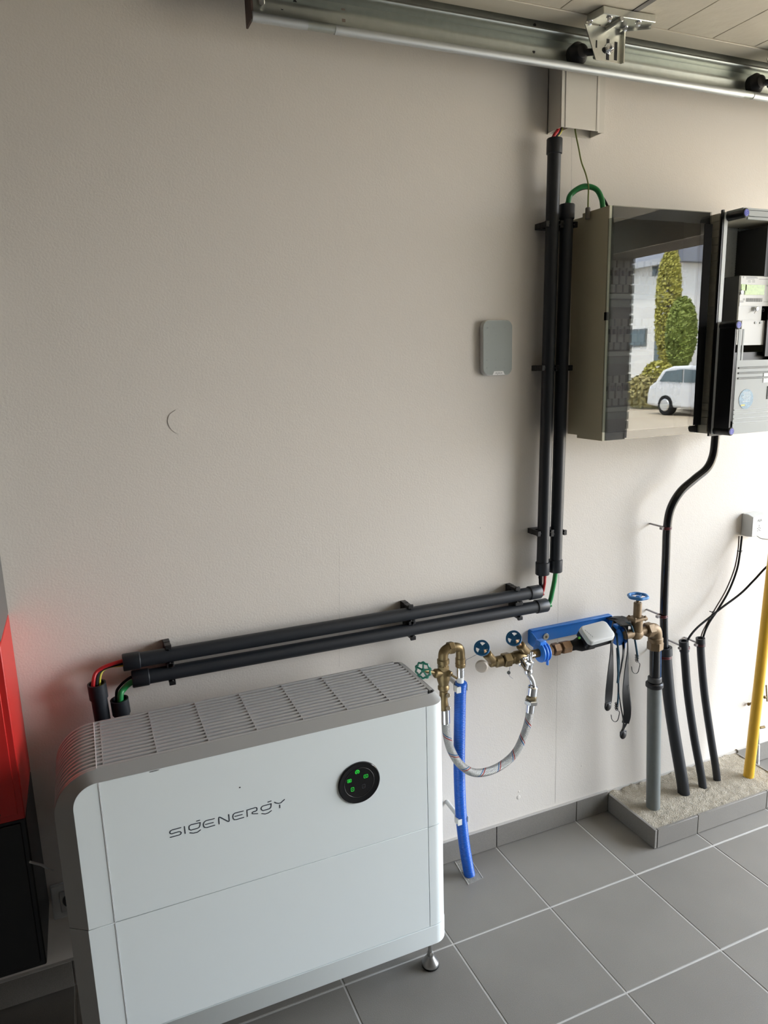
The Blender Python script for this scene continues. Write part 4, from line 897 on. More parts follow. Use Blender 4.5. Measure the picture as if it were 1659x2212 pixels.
# chrome tap
tp = thing('chrome_tap', at(1140, 1450, y=YW-.05), 'chrome garden tap with T handle below the brass stop valves', 'tap')
t0 = v0+dv*.086+V((.002, -.012, -.006)); t1 = at(1141, 1450, y=YW-.055)
MB().cylb(t0, t0.lerp(t1, .35), .0125, .002).cylb(t0, t1, .0098, .002).build('tap_body', CHROME, tp)
MB().sphere(t1, .0125, 16).cylb(t1, t1+V((.004, -.004, .032)), .0092, .0015).cylb(t1+V((.003, -.003, .022)), t1+V((.004, -.004, .030)), .0118, .001, 6).cylb(t1, t1+V((.006, -.006, .058)), .0045, .001, 14).build('tap_bonnet', CHROME, tp)
hc = at(1143, 1418, y=YW-.058)
MB().cylb(hc-V((.018, .002, .001)), hc+V((.018, .002, -.001)), .0034, .001, 12).sphere(hc-V((.018, .002, .001)), .0044, 10).sphere(hc+V((.018, .002, -.001)), .0044, 10).cylb(hc-V((0, 0, .010)), hc+V((0, 0, .004)), .006, .001, 14).build('tap_handle', CHROME, tp)
sp0 = at(1139, 1452, y=YW-.055); sp1 = at(1154, 1489, y=YW-.06)
MB().tube(smooth_path([t1, sp0, sp0.lerp(sp1, .5)+V((.003, 0, .003)), sp1], 6), .0078, 16).build('spout', CHROME, tp)
n0 = at(1151, 1482, y=YW-.06); n1 = at(1148.5, 1503, y=YW-.06)
MB().cylb(n0, n1, .0148, .003, 28).build('spout_collar', CHROME, tp)
# hose
hz = thing('braided_hose', at(1040, 1665, y=-.13), 'steel braided hose with red and blue marks hanging in a U below the tap', 'hose')
n2 = at(1146.5, 1519, y=YW-.06); n3 = at(1145, 1528, y=YW-.06)
MB().hexn(n1, n1.lerp(n2, .5), .0150, .3).build('upper_nut', mat('weathered_brass', (.26, .21, .12), .5, .6), hz)
MB().hexn(n1.lerp(n2, .5), n2+V((0, 0, -.002)), .0195, .1).build('lower_nut', SATIN, hz)
MB().cylb(n2, at(1144, 1540, y=YW-.06), .0125, .003).build('ferrule', CHROME, hz)
hp = [at(1145, 1532, y=-.152), at(1142, 1555, y=-.15), at(1132, 1588, y=-.148), at(1114, 1625, y=-.146), at(1085, 1652, y=-.142), at(1052, 1667, y=-.138), at(1020, 1668, y=-.130), at(993, 1650, y=-.122), at(975, 1622, y=-.112), at(966, 1592, y=-.102), at(963, 1565, y=-.096), at(962, 1545, y=-.094)]
MB().tube(smooth_path(hp, 12), .0112, 24, uv=True).build('hose', BRAID, hz)
MB().cylb(at(962.5, 1563, y=-.095), at(961.5, 1530, y=-.093), .0124, .002).build('ferrule', CHROME, hz)
# ================================================================== BRASS SAFETY GROUP WITH U BEND
sg = thing('brass_safety_group', at(960, 1545, y=-.093), 'tarnished brass U bend and valve with small green handwheel behind the battery unit', 'valve')
YU = -.093; u = lambda px, py, y=YU: at(px, py, y=y)
ux = u(957.5, 1440).x; ux2 = u(994.5, 1420).x; uz = u(975, 1399).z
MB().tube(smooth_path([V((ux, YU, u(957, 1440).z)), V((ux, YU, uz-.018)), V((ux+.005, YU, uz-.006)), V((ux+.018, YU, uz)), V((ux+.028, YU, uz))], 6), .0135, 22).build('elbow', BRASS, sg)
MB().tube(smooth_path([V((ux2-.026, YU, uz)), V((ux2-.014, YU, uz-.001)), V((ux2-.003, YU, uz-.007)), V((ux2, YU, uz-.020)), V((ux2, YU, uz-.034))], 6), .0125, 22).build('elbow', BRASS, sg)
MB().hexn((ux+.014, YU, uz), (ux+.032, YU, uz), .0172, .3).build('hex_nut', BRASS, sg)
z0_ = u(958, 1428).z; MB().hexn((ux, YU, u(958, 1448).z), (ux, YU, u(958, 1436).z), .0165, .2).cylb((ux, YU, u(958, 1434).z), (ux, YU, u(958, 1423).z), .0165, .002).build('hex_nut', BRASS, sg)
MB().cylb((ux2, YU, u(994, 1441).z), (ux2, YU, u(994, 1420).z), .0138, .002).torus((ux2, YU, u(994, 1433).z), (0, 0, 1), .0130, .0016, 24, 6).build('threaded_socket', BRASS, sg)
MB().lathe((ux, YU, u(961, 1532).z), (0, 0, 1), [(0, .0115), (.012, .0135), (.025, .0112), (.055, .0112), (.06, .0155), (.068, .0155), (.072, .013), (.088, .018), (.104, .018), (.118, .0125), (.125, .0125)], 28).build('valve_body', BRASS, sg)
for v_ in (1502, 1530): MB().cylb(u(968, v_, YU-.006), u(968, v_, YU-.018), .0062, .001, 18).build('test_plug', mat('plug_metal', (.30, .24, .17), .4, .6), sg)
cg = u(914, 1448, -.098)
MB().cylb(V((ux, YU, u(950, 1455).z)), u(938, 1455, -.096), .0125, .003).cylb(u(945, 1455, -.096), cg, .0055, .001, 14).build('side_bonnet', BRASS, sg)
q = MB().torus(cg, (-.75, -.65, .1), .0205, .0030, 40, 8, wav=.0016, wn=10)
n_ = V((-.75, -.65, .1)).normalized(); e1_ = (UZ-UZ.dot(n_)*n_).normalized(); e2_ = n_.cross(e1_)
for i in range(5):
    w = 2*math.pi*i/5; q.tube([cg, cg+(e1_*math.cos(w)+e2_*math.sin(w))*.0205], .0025, 8)
q.sphere(cg, .006, 12); q.build('handwheel', GREENW, sg)
MB().cylb(u(967, 1452, YU-.01), u(975, 1458, YU-.022), .0075, .002, 16).cylb(u(975, 1458, YU-.02), u(988, 1466, YU-.028), .0032, .001, 10).build('relief_lever', BRASS, sg)
# blue corrugated hose with white pipe
wp = tag(MB().cyl((ux2, YU+.002, u(994, 1462).z), (ux2, YU+.002, u(994, 1440).z), .0118, n=24).cylb((ux2, YU+.002, u(994, 1459).z), (ux2, YU+.002, u(994, 1446).z), .0122, .001).build('press_fitting', CHROME), 'short steel press fitting under the brass U bend', 'fitting')
tag(MB().cyl((ux2, YU+.002, u(995, 1486).z), (ux2, YU+.002, u(994, 1457).z), .0098, n=24).build('inner_pipe', mat('white_pipe', (.75, .76, .75), .35)), 'white plastic water pipe emerging from the top of the blue hose', 'pipe')
bh = [V((ux2+.002, YU, u(995, 1474).z)), u(994, 1500, -.090), u(993, 1560, -.088), u(992, 1640, -.084), u(993, 1700, -.080), u(996, 1760, -.076), u(1001, 1810, -.076), at(1007, 1850, y=-.079), at(1014, 1888, z=.002), at(1017, 1897, z=-.03)+V((.002, 0, 0))]
bl = thing('blue_corrugated_hose', at(1014, 1888, z=0), 'bright blue corrugated hose running down the wall into the floor', 'hose')
P = smooth_path(bh, 40); Q = [P[0]]; acc = 0; step = .00115
for i in range(1, len(P)):
    while (P[i]-Q[-1]).length >= step: Q.append(Q[-1]+(P[i]-Q[-1]).normalized()*step)
MB().tube(Q, lambda i, L: .0152+.0013*math.sin(2*math.pi*i/4.6), 22).build('hose', CORR, bl, smooth=180)
def saddle(px, py, yc, lab):
    c = at(px, py, y=yc); t = thing('hose_clip', (c.x, 0, c.z), lab, 'clip')
    MB().cylb((c.x-.006, 0, c.z+.010), (c.x-.006, yc+.014, c.z+.006), .0065, .001, 16).build('wall_plug', WHT, t)
    q = MB(); n = 12; A = []; B = []
    for i in range(n+1):
        a = math.radians(215-250*i/n+0) if False else math.radians(-125+250*(i/n)+90)
        A.append((c.x+.0182*math.cos(a), yc+.0182*math.sin(a))); 
    inn = [(c.x+(.0160)*math.cos(math.radians(-35+250*i/n)), yc+.0160*math.sin(math.radians(-35+250*i/n))) for i in range(n+1)]
    out = [(c.x+(.0190)*math.cos(math.radians(-35+250*i/n)), yc+.0190*math.sin(math.radians(-35+250*i/n))) for i in range(n+1)]
    q.prism([(x, y, c.z-.009) for x, y in out+inn[::-1]], (0, 0, .018)); 
    q.box((c.x-.019, yc-.016, c.z-.009), (c.x-.0055, yc-.013, c.z+.009)); q.box((c.x+.0155, yc-.013, c.z-.009), (c.x+.0185, yc-.004, c.z+.009))
    q.build('clip_jaw', WHT, t, bevel=.0006)
saddle(994, 1484, -.090, 'white plastic clip holding the top of the blue hose')
saddle(996, 1768, -.076, 'white plastic clip holding the blue hose just above the skirting')
fp = [at(983, 1862, z=.0008), at(1012, 1911, z=.0008), at(1043, 1897, z=.0008), at(1014, 1852, z=.0008)]
MB().prism([tuple(p) for p in fp], (0, 0, -.002)).build('mortar_patch', mat('mortar_patch', (.26, .25, .22), .8, bump=1, bscale=200, var=.3, vscale=120), floor)
for a, b in ((0, 1), (3, 2)): MB().cyl(fp[a], fp[b], .0012, n=6).build('mortar_ridge', GROUT, floor)
# ================================================================== STRAPS AND BUNGEE CORDS
YS = YW-.035
def ribbon(pts, w, th=.0014, tw=None):
    P = smooth_path(pts, 8); A = []; mb = MB(); vs = []; fs = []; N = len(P)
    for i, p in enumerate(P):
        t = (P[min(i+1, N-1)]-P[max(i-1, 0)]).normalized(); ang = tw(i/(N-1)) if tw else .3
        s_ = V((math.cos(ang), math.sin(ang), 0)); s_ = (s_-s_.dot(t)*t).normalized(); n = t.cross(s_)
        ww = w(i/(N-1)) if callable(w) else w
        for a, b in ((-1, -1), (1, -1), (1, 1), (-1, 1)): vs.append(p+s_*ww*a+n*th*b)
    for i in range(N-1):
        for j in range(4): fs.append((i*4+j, i*4+(j+1) % 4, i*4+4+(j+1) % 4, i*4+4+j))
    fs += [(0, 1, 2, 3), tuple(4*(N-1)+k for k in (3, 2, 1, 0))]
    return mb.add(vs, fs)
STRAP = mat('black_webbing', (.006, .006, .007), .55)
S_ = lambda px, py, y=YS: at(px, py, y=y)
ls = thing('lashing_strap', S_(1345, 1480), 'bundle of black webbing straps hanging over the right end of the blue bracket', 'strap')
ribbon([S_(1322, 1336, -.03), S_(1338, 1341, -.07), S_(1352, 1362), S_(1356, 1400), S_(1353, 1450), S_(1352, 1500), S_(1355, 1540), S_(1351, 1562)], lambda t: .0145-.004*t, tw=lambda t: .2+.7*math.sin(5*t)).build('webbing', STRAP, ls)
ribbon([S_(1330, 1338, -.05), S_(1322, 1380), S_(1321, 1410), S_(1319, 1450), S_(1316, 1490), S_(1314, 1520)], lambda t: .0075+.0045*t, tw=lambda t: .2+.4*math.sin(6*t)).build('webbing', STRAP, ls)
ribbon([S_(1340, 1345, -.06), S_(1347, 1400), S_(1342, 1440), S_(1336, 1480), S_(1340, 1520), S_(1347, 1560), S_(1345, 1580)], .0035, tw=lambda t: 1.5*t).build('webbing', STRAP, ls)
ribbon([S_(1356, 1480), S_(1362, 1530), S_(1358, 1552), S_(1346, 1575), S_(1341, 1585)], .0035, tw=lambda t: 2*t).build('webbing', STRAP, ls)
ribbon([S_(1318, 1334, -.012), S_(1334, 1334, -.045), S_(1350, 1339, -.07), S_(1352, 1352)], .016, tw=lambda t: .1).build('webbing', STRAP, ls)
for px, py in ((1313, 1526), (1346, 1587)): MB().sphere(S_(px, py), .0125, 14, (.95, .55, 1.15)).box(tuple(S_(px-8, py+2)), tuple(S_(px+8, py-10, YS-.004))).build('buckle', BLACK, ls, bevel=.003)
CORD = mat('bungee_sheath', (.012, .06, .10), .6, var=.9, vscale=350)
bg_ = thing('bungee_cord', S_(1370, 1440), 'dark blue flecked bungee cord with wire hooks hanging among the black straps', 'bungee cord')
MB().tube(smooth_path([S_(1334, 1475), S_(1337, 1430), S_(1334, 1390), S_(1330, 1350, -.06), S_(1345, 1344, -.07), S_(1362, 1350), S_(1370, 1375), S_(1376, 1410), S_(1377, 1420)], 8), .0031, 12).build('cord', CORD, bg_)
MB().tube(smooth_path([S_(1333, 1400), S_(1335, 1450), S_(1336, 1490), S_(1334, 1525)], 8), .0028, 12).build('cord', CORD, bg_)
def hook(x, y, flip=1):
    coil = [];
    for i in range(60):
        a = i*.65; c = S_(x+flip*.5*math.sin(i), y+i*.27); coil.append(c+V((.0045*math.cos(a), .0045*math.sin(a), 0)))
    MB().tube(coil, .0010, 6).tube(smooth_path([S_(x+2*flip, y+16), S_(x+6*flip, y+20), S_(x+5*flip, y+28), S_(x+2*flip, y+38), S_(x-4*flip, y+41), S_(x-10*flip, y+36), S_(x-12*flip, y+26)], 6), .0012, 8).build('wire_hook', mat('dark_wire', (.03, .03, .03), .3, .7), bg_)
hook(1376, 1414); hook(1332, 1518)
# ================================================================== DOOR RAIL, DOOR LEAF, ROLLERS
RY = -.10
rl_ = thing('door_track_rail', (1.6, RY, 2.15), 'galvanised steel overhead door track running along the top of the wall', 'rail')
XE0, XE1 = .208, DX-.35
def prof(mb, pts, x0, x1, th=.0016):
    n = len(pts); off = []
    for i in range(n):
        a = V((0, *pts[max(i-1, 0)])); b = V((0, *pts[min(i+1, n-1)])); t = (b-a).normalized(); off.append((pts[i][0]-t.z*th, pts[i][1]+t.y*th))
    mb.prism([(x0, y, z_) for y, z_ in pts+off[::-1]], (x1-x0, 0, 0)); return mb
zr = 2.152; dz = -.006
chan = [(-.122, zr+.016), (-.1255, zr+.010), (-.1235, zr+.003), (-.117, zr-.001), (-.110, zr+.002), (-.106, zr+.010), (-.098, zr+.014), (-.086, zr+.018), (-.080, zr+.026), (-.078, zr+.045), (-.081, zr+.052), (-.081, zr+.060), (-.076, zr+.066), (-.076, zr+.078), (-.086, zr+.082), (-.096, zr+.082), (-.099, zr+.086), (-.096, zr+.090), (-.088, zr+.090)]
prof(MB(), chan, XE0, XE1).build('track_channel', STEEL, rl_, smooth=60)
MB().cyl((XE0, -.1165, zr+.0075), (XE0+.115, -.1165, zr+.0075), .0094, n=20).cyl((XE0+.175, -.1165, zr+.0075), (1.555, -.1165, zr+.0075), .0094, n=20).cyl((1.59, -.1165, zr+.0075), (XE1, -.1165, zr+.0075), .0094, n=20).build('track_lip', mat('bright_zinc', (.50, .53, .54), .48, .8), rl_)
MB().box((XE0, -.076, zr+.018), (XE1, -.070, zr+.125)).build('support_angle', STEEL, rl_)
MB().box((XE0-.001, -.118, zr+.004), (XE0+.003, -.068, zr+.12)).build('end_plate', mat('rusty_plate', (.09, .06, .05), .7, .3), rl_)
for px, py in ((565, 4), (609, 17), (637, 4), (1153, 112), (1176, 100), (1155, 54)):
    c = at(px, py, y=-.0795); MB().torus(c, (0, 1, 0), .0032, .0009, 16, 6).cyl((c.x, -.0785, c.z), (c.x, -.0800, c.z), .0028, n=12).build('bolt_hole', BLACK, rl_)
c = at(742, 32, y=-.080); MB().box((c.x-.004, -.0805, c.z-.014), (c.x+.004, -.0790, c.z+.012)).build('punched_slot', mat('slot_brown', (.22, .18, .15), .6), rl_)
MB().cylb(at(565, 4, y=-.085), at(565, 4, y=-.090), .007, .001, 6).build('hex_bolt', ZINC, rl_)
for xx in (.62, 1.25, 1.95, 2.4): MB().box((xx, -.070, zr+.10), (xx+.03, -.001, zr+.104)).box((xx, -.003, zr+.05), (xx+.03, 0, zr+.14)).build('wall_bracket', STEEL, rl_)
# curved track to the vertical rail
cpts = [V((XE1+.30*math.sin(a), -.10, zr+.03-.30*(1-math.cos(a)))) for a in [math.pi/2*i/12 for i in range(13)]]+[V((XE1+.30, -.10, .02))]
MB().tube(cpts, .022, 10).build('curved_track', STEEL, rl_)
rl2 = thing('door_track_rail', (1.6, OY1+.03, 2.15), 'second galvanised door track on the far side of the garage opening, seen in the reflection', 'rail')
MB().box((XE0, OY1+.01, zr), (XE1, OY1+.03, zr+.06)).build('track_channel', STEEL, rl2)
MB().tube([p+V((0, OY1+.12, 0)) for p in cpts], .022, 10).build('curved_track', STEEL, rl2)
# door leaf sections (open, lying overhead)
ZL = 2.262; ly0, ly1 = -.088, OY1+.10
JX = [.42, 1.098, 1.70, 2.31, DX-.30]
dl = thing('sectional_door_leaf', (1.6, -1.1, ZL), 'open white sectional garage door leaf with ribbed textured panels lying overhead', 'door')
for a, b in zip(JX[:-1], JX[1:]):
    s_ = MB().box((a+.003, ly1, ZL+.004), (b-.003, ly0-.060, ZL+.04)).build('door_section', DOORW, dl)
    xg = a+.003; np_ = 4; w = (b-a-.006)/np_
    for i in range(np_): MB().box((xg+w*i+.0012, ly1+.05, ZL+.0005), (xg+w*(i+1)-.0012, ly0-.062, ZL+.006)).build('ribbed_panel', DOORW, s_, bevel=.001)
    MB().box((a+.002, ly0-.0600, ZL-.0015), (b-.002, ly0, ZL+.04)).build('end_stile', DOORS, s_, bevel=.001)
    h = MB()
    for q in (.03, .05, .07): h.cyl((a+q, ly0-.030-(q-.03)*.4, ZL-.0012), (a+q, ly0-.030-(q-.03)*.4, ZL-.0022), .0018, n=8); h.cyl((b-q, ly0-.030-(q-.03)*.4, ZL-.0012), (b-q, ly0-.030-(q-.03)*.4, ZL-.0022), .0018, n=8)
    h.build('stile_holes', BLACK, s_)
for x in JX[1:-1]:
    MB().box((x-.004, ly1+.05, ZL-.001), (x+.012, ly0-.061, ZL+.002)).build('joint_seal', mat('seal_strip', (.16, .15, .15), .35, .3), dl)
def roller(x):
    t = thing('roller_hinge', (x, -.16, ZL-.09), 'galvanised roller hinge bracket with black wheel, %s' % ('on the first door joint' if x < 1.3 else ('at the right edge of the frame' if x < 2 else 'beyond the right edge of the frame')), 'hinge')
    yp_ = -.152
    MB().prism([(x-.112, yp_, ZL-.022), (x, yp_, ZL-.018), (x, yp_, ZL-.094), (x-.078, yp_, ZL-.094)], (0, .0025, 0)).build('bracket_plate', ZINC, t)
    MB().box((x-.0022, yp_-.008, ZL-.094), (x+.0008, yp_, ZL-.022)).build('plate_flange', ZINC, t)
    MB().prism([(x-.108, yp_, ZL-.0185), (x+.001, yp_, ZL-.0185), (x+.050, yp_-.030, ZL-.0185), (x+.050, yp_-.055, ZL-.0185), (x-.045, yp_-.050, ZL-.0185), (x-.100, yp_-.050, ZL-.0185)], (0, 0, .017)).build('hinge_leaf', ZINC, t, bevel=.0015)
    MB().prism([(x+.001, yp_, ZL-.024), (x+.052, yp_-.032, ZL-.024), (x+.052, yp_-.032, ZL-.006), (x+.001, yp_, ZL-.006)], (.001, -.0035, 0)).build('leaf_edge', ZINC, t)
    MB().cylb((x-.048, yp_-.052, ZL-.022), (x-.048, yp_+.005, ZL-.022), .0062, .001, 16).build('hinge_knuckle', ZINC, t)
    for dx, dy in ((-.092, -.010), (-.060, -.040), (.010, -.012), (.022, -.044)):
        MB().hexn((x+dx-.015, yp_+dy, ZL-.018), (x+dx-.015, yp_+dy, ZL-.029), .0058, .2).torus((x+dx-.015, yp_+dy, ZL-.0195), (0, 0, 1), .0064, .0012, 18, 6).build('hex_bolt', CHROME, t)
    cx_, cz_ = x-.042, ZL-.066
    for sx, h0_, h1_, w in ((x-.044, -.090, -.045, .0042), (x-.020, -.088, -.048, .0042), (x-.078, -.068, -.052, .0018)):
        MB().box((sx-w, yp_-.0006, ZL+h0_), (sx+w, yp_+.0004, ZL+h1_)).build('adjusting_slot', DARK, t)
    MB().cylb((cx_, yp_, cz_), (cx_, yp_-.003, cz_), .0122, .001, 24).hexn((cx_, yp_-.003, cz_), (cx_, yp_-.010, cz_), .0092, .1).cylb((cx_, yp_-.008, cz_), (cx_, yp_-.016, cz_), .0048, .001, 14).build('axle_nut', CHROME, t)
    MB().cyl((cx_, yp_, cz_), (cx_, -.10, cz_), .0045, n=12).build('axle', ZINC, t)
    MB().lathe((x-.098, -.092, zr+.042), (0, -1, 0), [(0, .012), (.002, .0245), (.020, .0260), (.025, .021), (.036, .016), (.040, .008)], 28).cyl((x-.098, -.12, zr+.040), (x-.05, yp_+.002, zr+.040), .008, n=14).build('wheel', BLACK, t)
roller(JX[1]+.012); roller(JX[2]+.008)
# ================================================================== RED / BLACK / GREY CABINETS AT LEFT
SX = -.380
rc = thing('red_equipment_box', (SX-.2, -.10, .585), 'glossy red metal box at the left edge, above the black lower box', 'box')
MB().box((SX-.42, -.200, .590), (SX, -.001, .962)).build('body', REDC, rc, bevel=.002)
MB().box((SX-.40, -.2025, .604), (SX-.012, -.199, .950)).build('front_panel', REDC, rc, bevel=.0012)
MB().cylb((SX-.045, -.205, .612), (SX-.045, -.202, .612), .003, .001, 10).box((SX-.047, -.2035, .60), (SX-.044, -.202, .615)).build('lock_mark', BLACK, rc)
bc = thing('black_equipment_box', (SX-.2, -.10, .236), 'black box below the red one at the left edge, above the floor', 'box')
MB().box((SX-.42, -.194, .238), (SX-.0, -.001, .588)).build('body', BLACK, bc, bevel=.003)
MB().box((SX-.41, -.198, .25), (SX-.010, -.193, .58)).build('front_panel', BLACK, bc, bevel=.002)
gc = thing('grey_equipment_box', (SX-.2, -.09, .964), 'dark grey box on top of the red one, at the left edge of the frame', 'box')
MB().box((SX-.42, -.185, .964), (SX, -.001, 1.75)).build('body', GREYC, gc, bevel=.002)
MB().box((SX-.40, -.188, .98), (SX-.012, -.184, 1.73)).build('front_panel', GREYC, gc, bevel=.0012)
c0, c1 = at(65, 1862, y=-.205), at(115, 1880, y=-.17)
tag(MB().tube([c0, c0.lerp(c1, .5)+V((0, 0, .003)), c0.lerp(c1, .72)], .0026, 10).tube([c0.lerp(c1, .70), c1], .0013, 8).build('loose_lead', WHT), 'pale loose cable end sticking out in front of the black box', 'cable')
so = thing('wall_socket', (-.33, 0, .26), 'dark shadowed square wall socket behind the left end of the battery unit', 'socket')
sx0 = at(108, 1920, y=0).x; sz = at(122, 1945, y=0).z
MB().box((sx0, -.010, sz-.045), (sx0+.150, 0, sz+.045)).build('frame', WHT, so, bevel=.003)
for k_ in (0, 1):
    xx = sx0+.018+k_*.068
    p_ = MB().box((xx, -.0125, sz-.028), (xx+.050, -.009, sz+.028)).build('socket_insert', mat('socket_white', (.5, .5, .49), .4), so, bevel=.002)
    MB().cylb((xx+.025, -.0130, sz), (xx+.025, -.0124, sz), .019, .0003, 24).build('socket_well', DGREY, p_)
# ================================================================== OUTSIDE (seen mirrored in the smoked door)
GZ = -.14
ASPH = mat('asphalt', (.36, .30, .22), .9, bump=.3, bscale=40, var=.1, vscale=3)
o = MB().box((DX+.3, -70, GZ-.3), (80, 40, GZ)).build('driveway', ASPH); o['kind'] = 'structure'
o = MB().box((DX+.3, -2.6, GZ), (DX+.6, .2, -.01)).build('trim_2', GROUT); o['kind'] = 'structure'
def refl(px, py, X_=None, ym=-.166, z=None):
    p = at(px, py, y=ym); d = (p-CP); d.y = -d.y; t = (X_-p.x)/d.x if X_ is not None else (z-p.z)/d.z
    return p+d*t
# pavement strip beyond the road
k0, k1 = refl(1352, 868, z=GZ), refl(1440, 885, z=GZ)
dk = (k1-k0); dk.z = 0; dk.normalize(); nk = V((-dk.y, dk.x, 0)); nk = nk if nk.x > 0 else -nk
o = MB().prism([k0-dk*20, k1+dk*25, k1+dk*25+nk*2.4, k0-dk*20+nk*2.4], (0, 0, .08)).build('trim_3', mat('pavement', (.62, .54, .42), .9, var=.1, vscale=2)); o['kind'] = 'structure'
LEAF = mat('leaves', (.16, .20, .035), .7, var=.5, vscale=2); LEAF2 = mat('yellow_leaves', (.30, .28, .05), .7, var=.4, vscale=2); HEDGE = mat('dry_grass', (.30, .26, .10), .8, var=.4, vscale=3)
def foliage(c, rx, rz, n, size, m, name, par, seed):
    r = random.Random(seed); vs = []; fs = []
    for i in range(n):
        a, b, q = r.uniform(0, 6.283), r.uniform(-1, 1), r.uniform(.55, 1)**.5; s_ = math.sqrt(1-b*b)
        p = V((c[0]+rx*q*s_*math.cos(a), c[1]+rx*q*s_*math.sin(a), c[2]+rz*q*b)); u_ = V((r.gauss(0, 1), r.gauss(0, 1), r.gauss(0, 1))).normalized(); w = u_.orthogonal().normalized()
        k_ = len(vs); vs += [p-u_*size-w*size*.5, p+u_*size, p+w*size]; fs.append((k_, k_+1, k_+2))
    o_ = MB().add(vs, fs).build(name, m, par, fix=False); return o_
# house
XH = 21.
hl_, hr_ = refl(1330, 700, X_=XH), refl(1431, 700, X_=XH); top = refl(1400, 570, X_=XH).z
hs = thing('white_house', ((hl_.x+hr_.x)/2+2, (hl_.y+hr_.y)/2, GZ), 'white rendered house with grey roof mirrored in the smoked fuse box door', 'house')
HW = mat('white_render', (.60, .60, .585), .8); ROOF = mat('slate_roof', (.16, .17, .20), .7); GLZ = mat('window_glass', (.07, .10, .11), .15)
y0h, y1h = hl_.y-6, hr_.y
MB().box((XH, y0h, GZ), (XH+5, y1h, top)).build('walls', HW, hs)
MB().prism([(XH-.5, y0h-.4, top-.05), (XH+5.5, y0h-.4, top-.05), (XH+2.5, y0h-.4, top+1.9)], (0, y1h-y0h+.8, 0)).build('roof', ROOF, hs)
MB().box((XH-.55, y0h-.4, top-.18), (XH-.3, y1h+.3, top+.04)).build('gutter', mat('gutter_grey', (.3, .31, .33), .5), hs)
for (a, b, c_, d_) in ((1352, 1397, 713, 748), (1411, 1422, 575, 595), (1417, 1427, 706, 788)):
    p, q = refl(a, c_, X_=XH), refl(b, d_, X_=XH); f_ = MB().box((XH-.04, p.y, q.z), (XH+.05, q.y, p.z)).build('window', mat('window_frame', (.12, .13, .13), .5), hs)
    MB().box((XH-.06, p.y+.06, q.z+.06), (XH-.03, q.y-.06, p.z-.06)).build('pane', GLZ, f_)
# tree, post, shrub
def tree(px, ytop, ybot, X_, hw, m, lab, seed, sz=.06):
    p, q = refl(px, ytop, X_=X_), refl(px, ybot, X_=X_); t = thing('tall_tree', (p.x, p.y, GZ), lab, 'tree')
    MB().cyl((p.x, p.y, GZ), (p.x, p.y, p.z-.5), .11, .03, n=10).build('trunk', mat('bark', (.09, .07, .055), .9), t)
    h = (p.z-q.z)/2; foliage((p.x, p.y, (p.z+q.z)/2), hw, h, 5000, sz, m, 'crown', t, seed)
tree(1450, 525, 790, 19.0, .42, LEAF2, 'slim yellow green tree mirrored in the smoked fuse box door, beside the house', 3)
tree(1476, 640, 800, 18.0, .46, LEAF, 'darker green tree right of the slim one in the mirrored street view', 5, .07)
pp_ = refl(1465, 485, X_=20.4)
tag(MB().cyl((pp_.x, pp_.y, GZ), (pp_.x, pp_.y, 8), .085, .075, n=14).build('street_pole', mat('pole_grey', (.09, .08, .07), .8)), 'dark wooden street pole among the trees mirrored in the fuse box door', 'pole')
sp1_ = refl(1372, 838, X_=16.4); sh = thing('roadside_shrub', (sp1_.x, sp1_.y, GZ), 'yellowish low shrub beside the parked car in the mirrored view', 'shrub')
foliage((sp1_.x+.2, sp1_.y+.6, GZ+.50), .9, .62, 2600, .07, HEDGE, 'foliage', sh, 9); foliage((sp1_.x+.2, sp1_.y+.75, GZ+1.05), .45, .42, 800, .06, LEAF2, 'yellow_top', sh, 11)
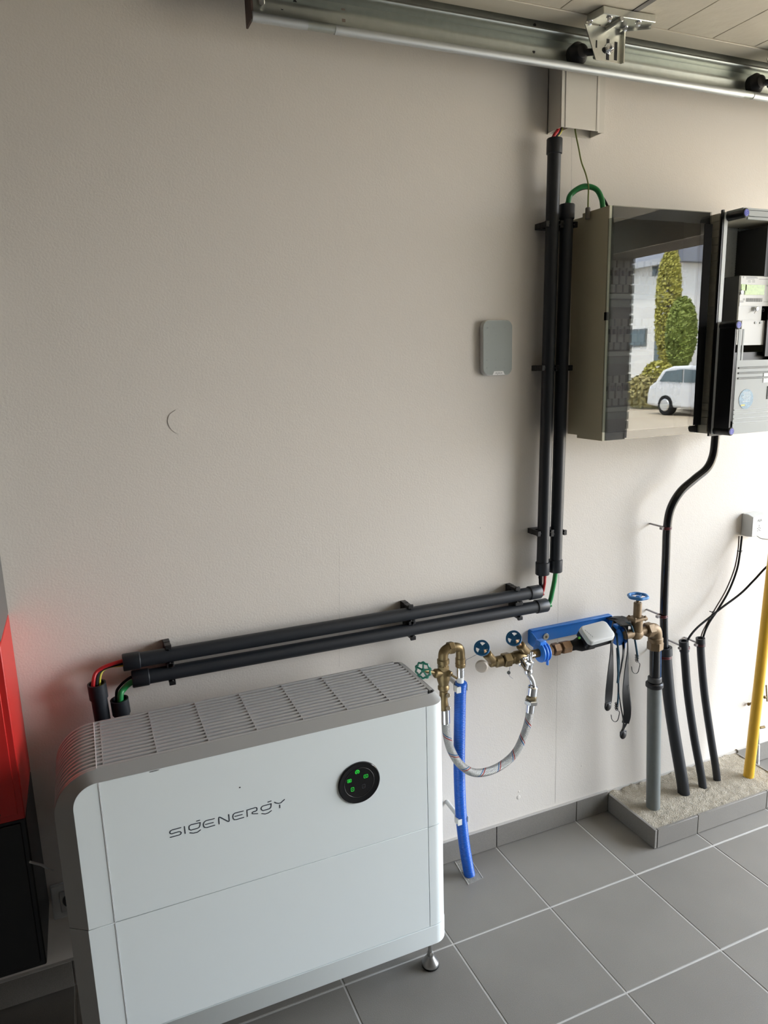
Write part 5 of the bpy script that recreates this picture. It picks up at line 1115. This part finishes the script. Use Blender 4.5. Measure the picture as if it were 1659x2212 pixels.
# parked car
cr0 = refl(1400, 893, z=GZ+.02); XCAR = cr0.x; car = thing('parked_car', (cr0.x, cr0.y+2, GZ), 'white parked hatchback car mirrored in the smoked fuse box door', 'car')
sc_ = 1.0; L_ = 4.1; cw = 1.7
side = [(0, .30), (.02, .62), (.10, .88), (.35, 1.02), (.62, 1.36), (1.0, 1.47), (1.7, 1.49), (2.25, 1.42), (2.95, 1.02), (3.75, .88), (4.05, .66), (4.1, .32), (3.7, .24), (.5, .24)]
yc0 = refl(1397, 850, X_=XCAR).y; K = (refl(1430, 790, X_=XCAR).z-GZ)/1.49; print('car scale', K, cr0)
CW = mat('car_white', (.52, .53, .54), .25, coat=.6)
MB().prism([(XCAR+.0, yc0+a*K, GZ+b*K) for a, b in side], (cw*K, 0, 0)).build('body', CW, car, bevel=.06, smooth=60)
MB().prism([(XCAR-.01, yc0+a*K, GZ+b*K) for a, b in ((.55, 1.02), (.80, 1.32), (1.45, 1.38), (1.45, 1.0))], (-.02, 0, 0)).build('rear_side_window', GLZ, car)
MB().prism([(XCAR-.01, yc0+a*K, GZ+b*K) for a, b in ((1.52, 1.0), (1.52, 1.38), (2.2, 1.34), (2.72, 1.0))], (-.02, 0, 0)).build('front_side_window', GLZ, car)
for a in (.80, 3.25):
    w_ = MB().cylb((XCAR-.02, yc0+a*K, GZ+.31*K), (XCAR+.2, yc0+a*K, GZ+.31*K), .31*K, .03, 32).build('tyre', BLKR, car)
    MB().cylb((XCAR-.04, yc0+a*K, GZ+.31*K), (XCAR, yc0+a*K, GZ+.31*K), .19*K, .02, 24).build('hubcap', SATIN, w_)
MB().box((XCAR-.18, yc0+2.55*K, GZ+1.0*K), (XCAR-.0, yc0+2.72*K, GZ+1.13*K)).build('wing_mirror', CW, car, bevel=.03)

# ------------------------------------------------------------------ groups of repeats
for key, grp in (('cable_conduit', 'dark conduits clipped to the wall'), ('conduit_stub', 'short conduits behind the battery unit'), ('wall_sleeve_pipe', 'dark sleeve pipes rising from the sandy ledge'),
                 ('pipe_clip_ring', 'blue ring clips of the meter bracket'), ('hose_clip', 'white clips of the blue hose'), ('cable_tie', 'black cable ties on the telephone cables'),
                 ('door_track_rail', 'overhead door tracks'), ('roller_hinge', 'roller hinges of the door leaf'), ('tall_tree', 'trees across the street')):
    for ob in bpy.data.objects:
        if ob.parent is None and ob.name.split('.')[0] == key: ob['group'] = grp
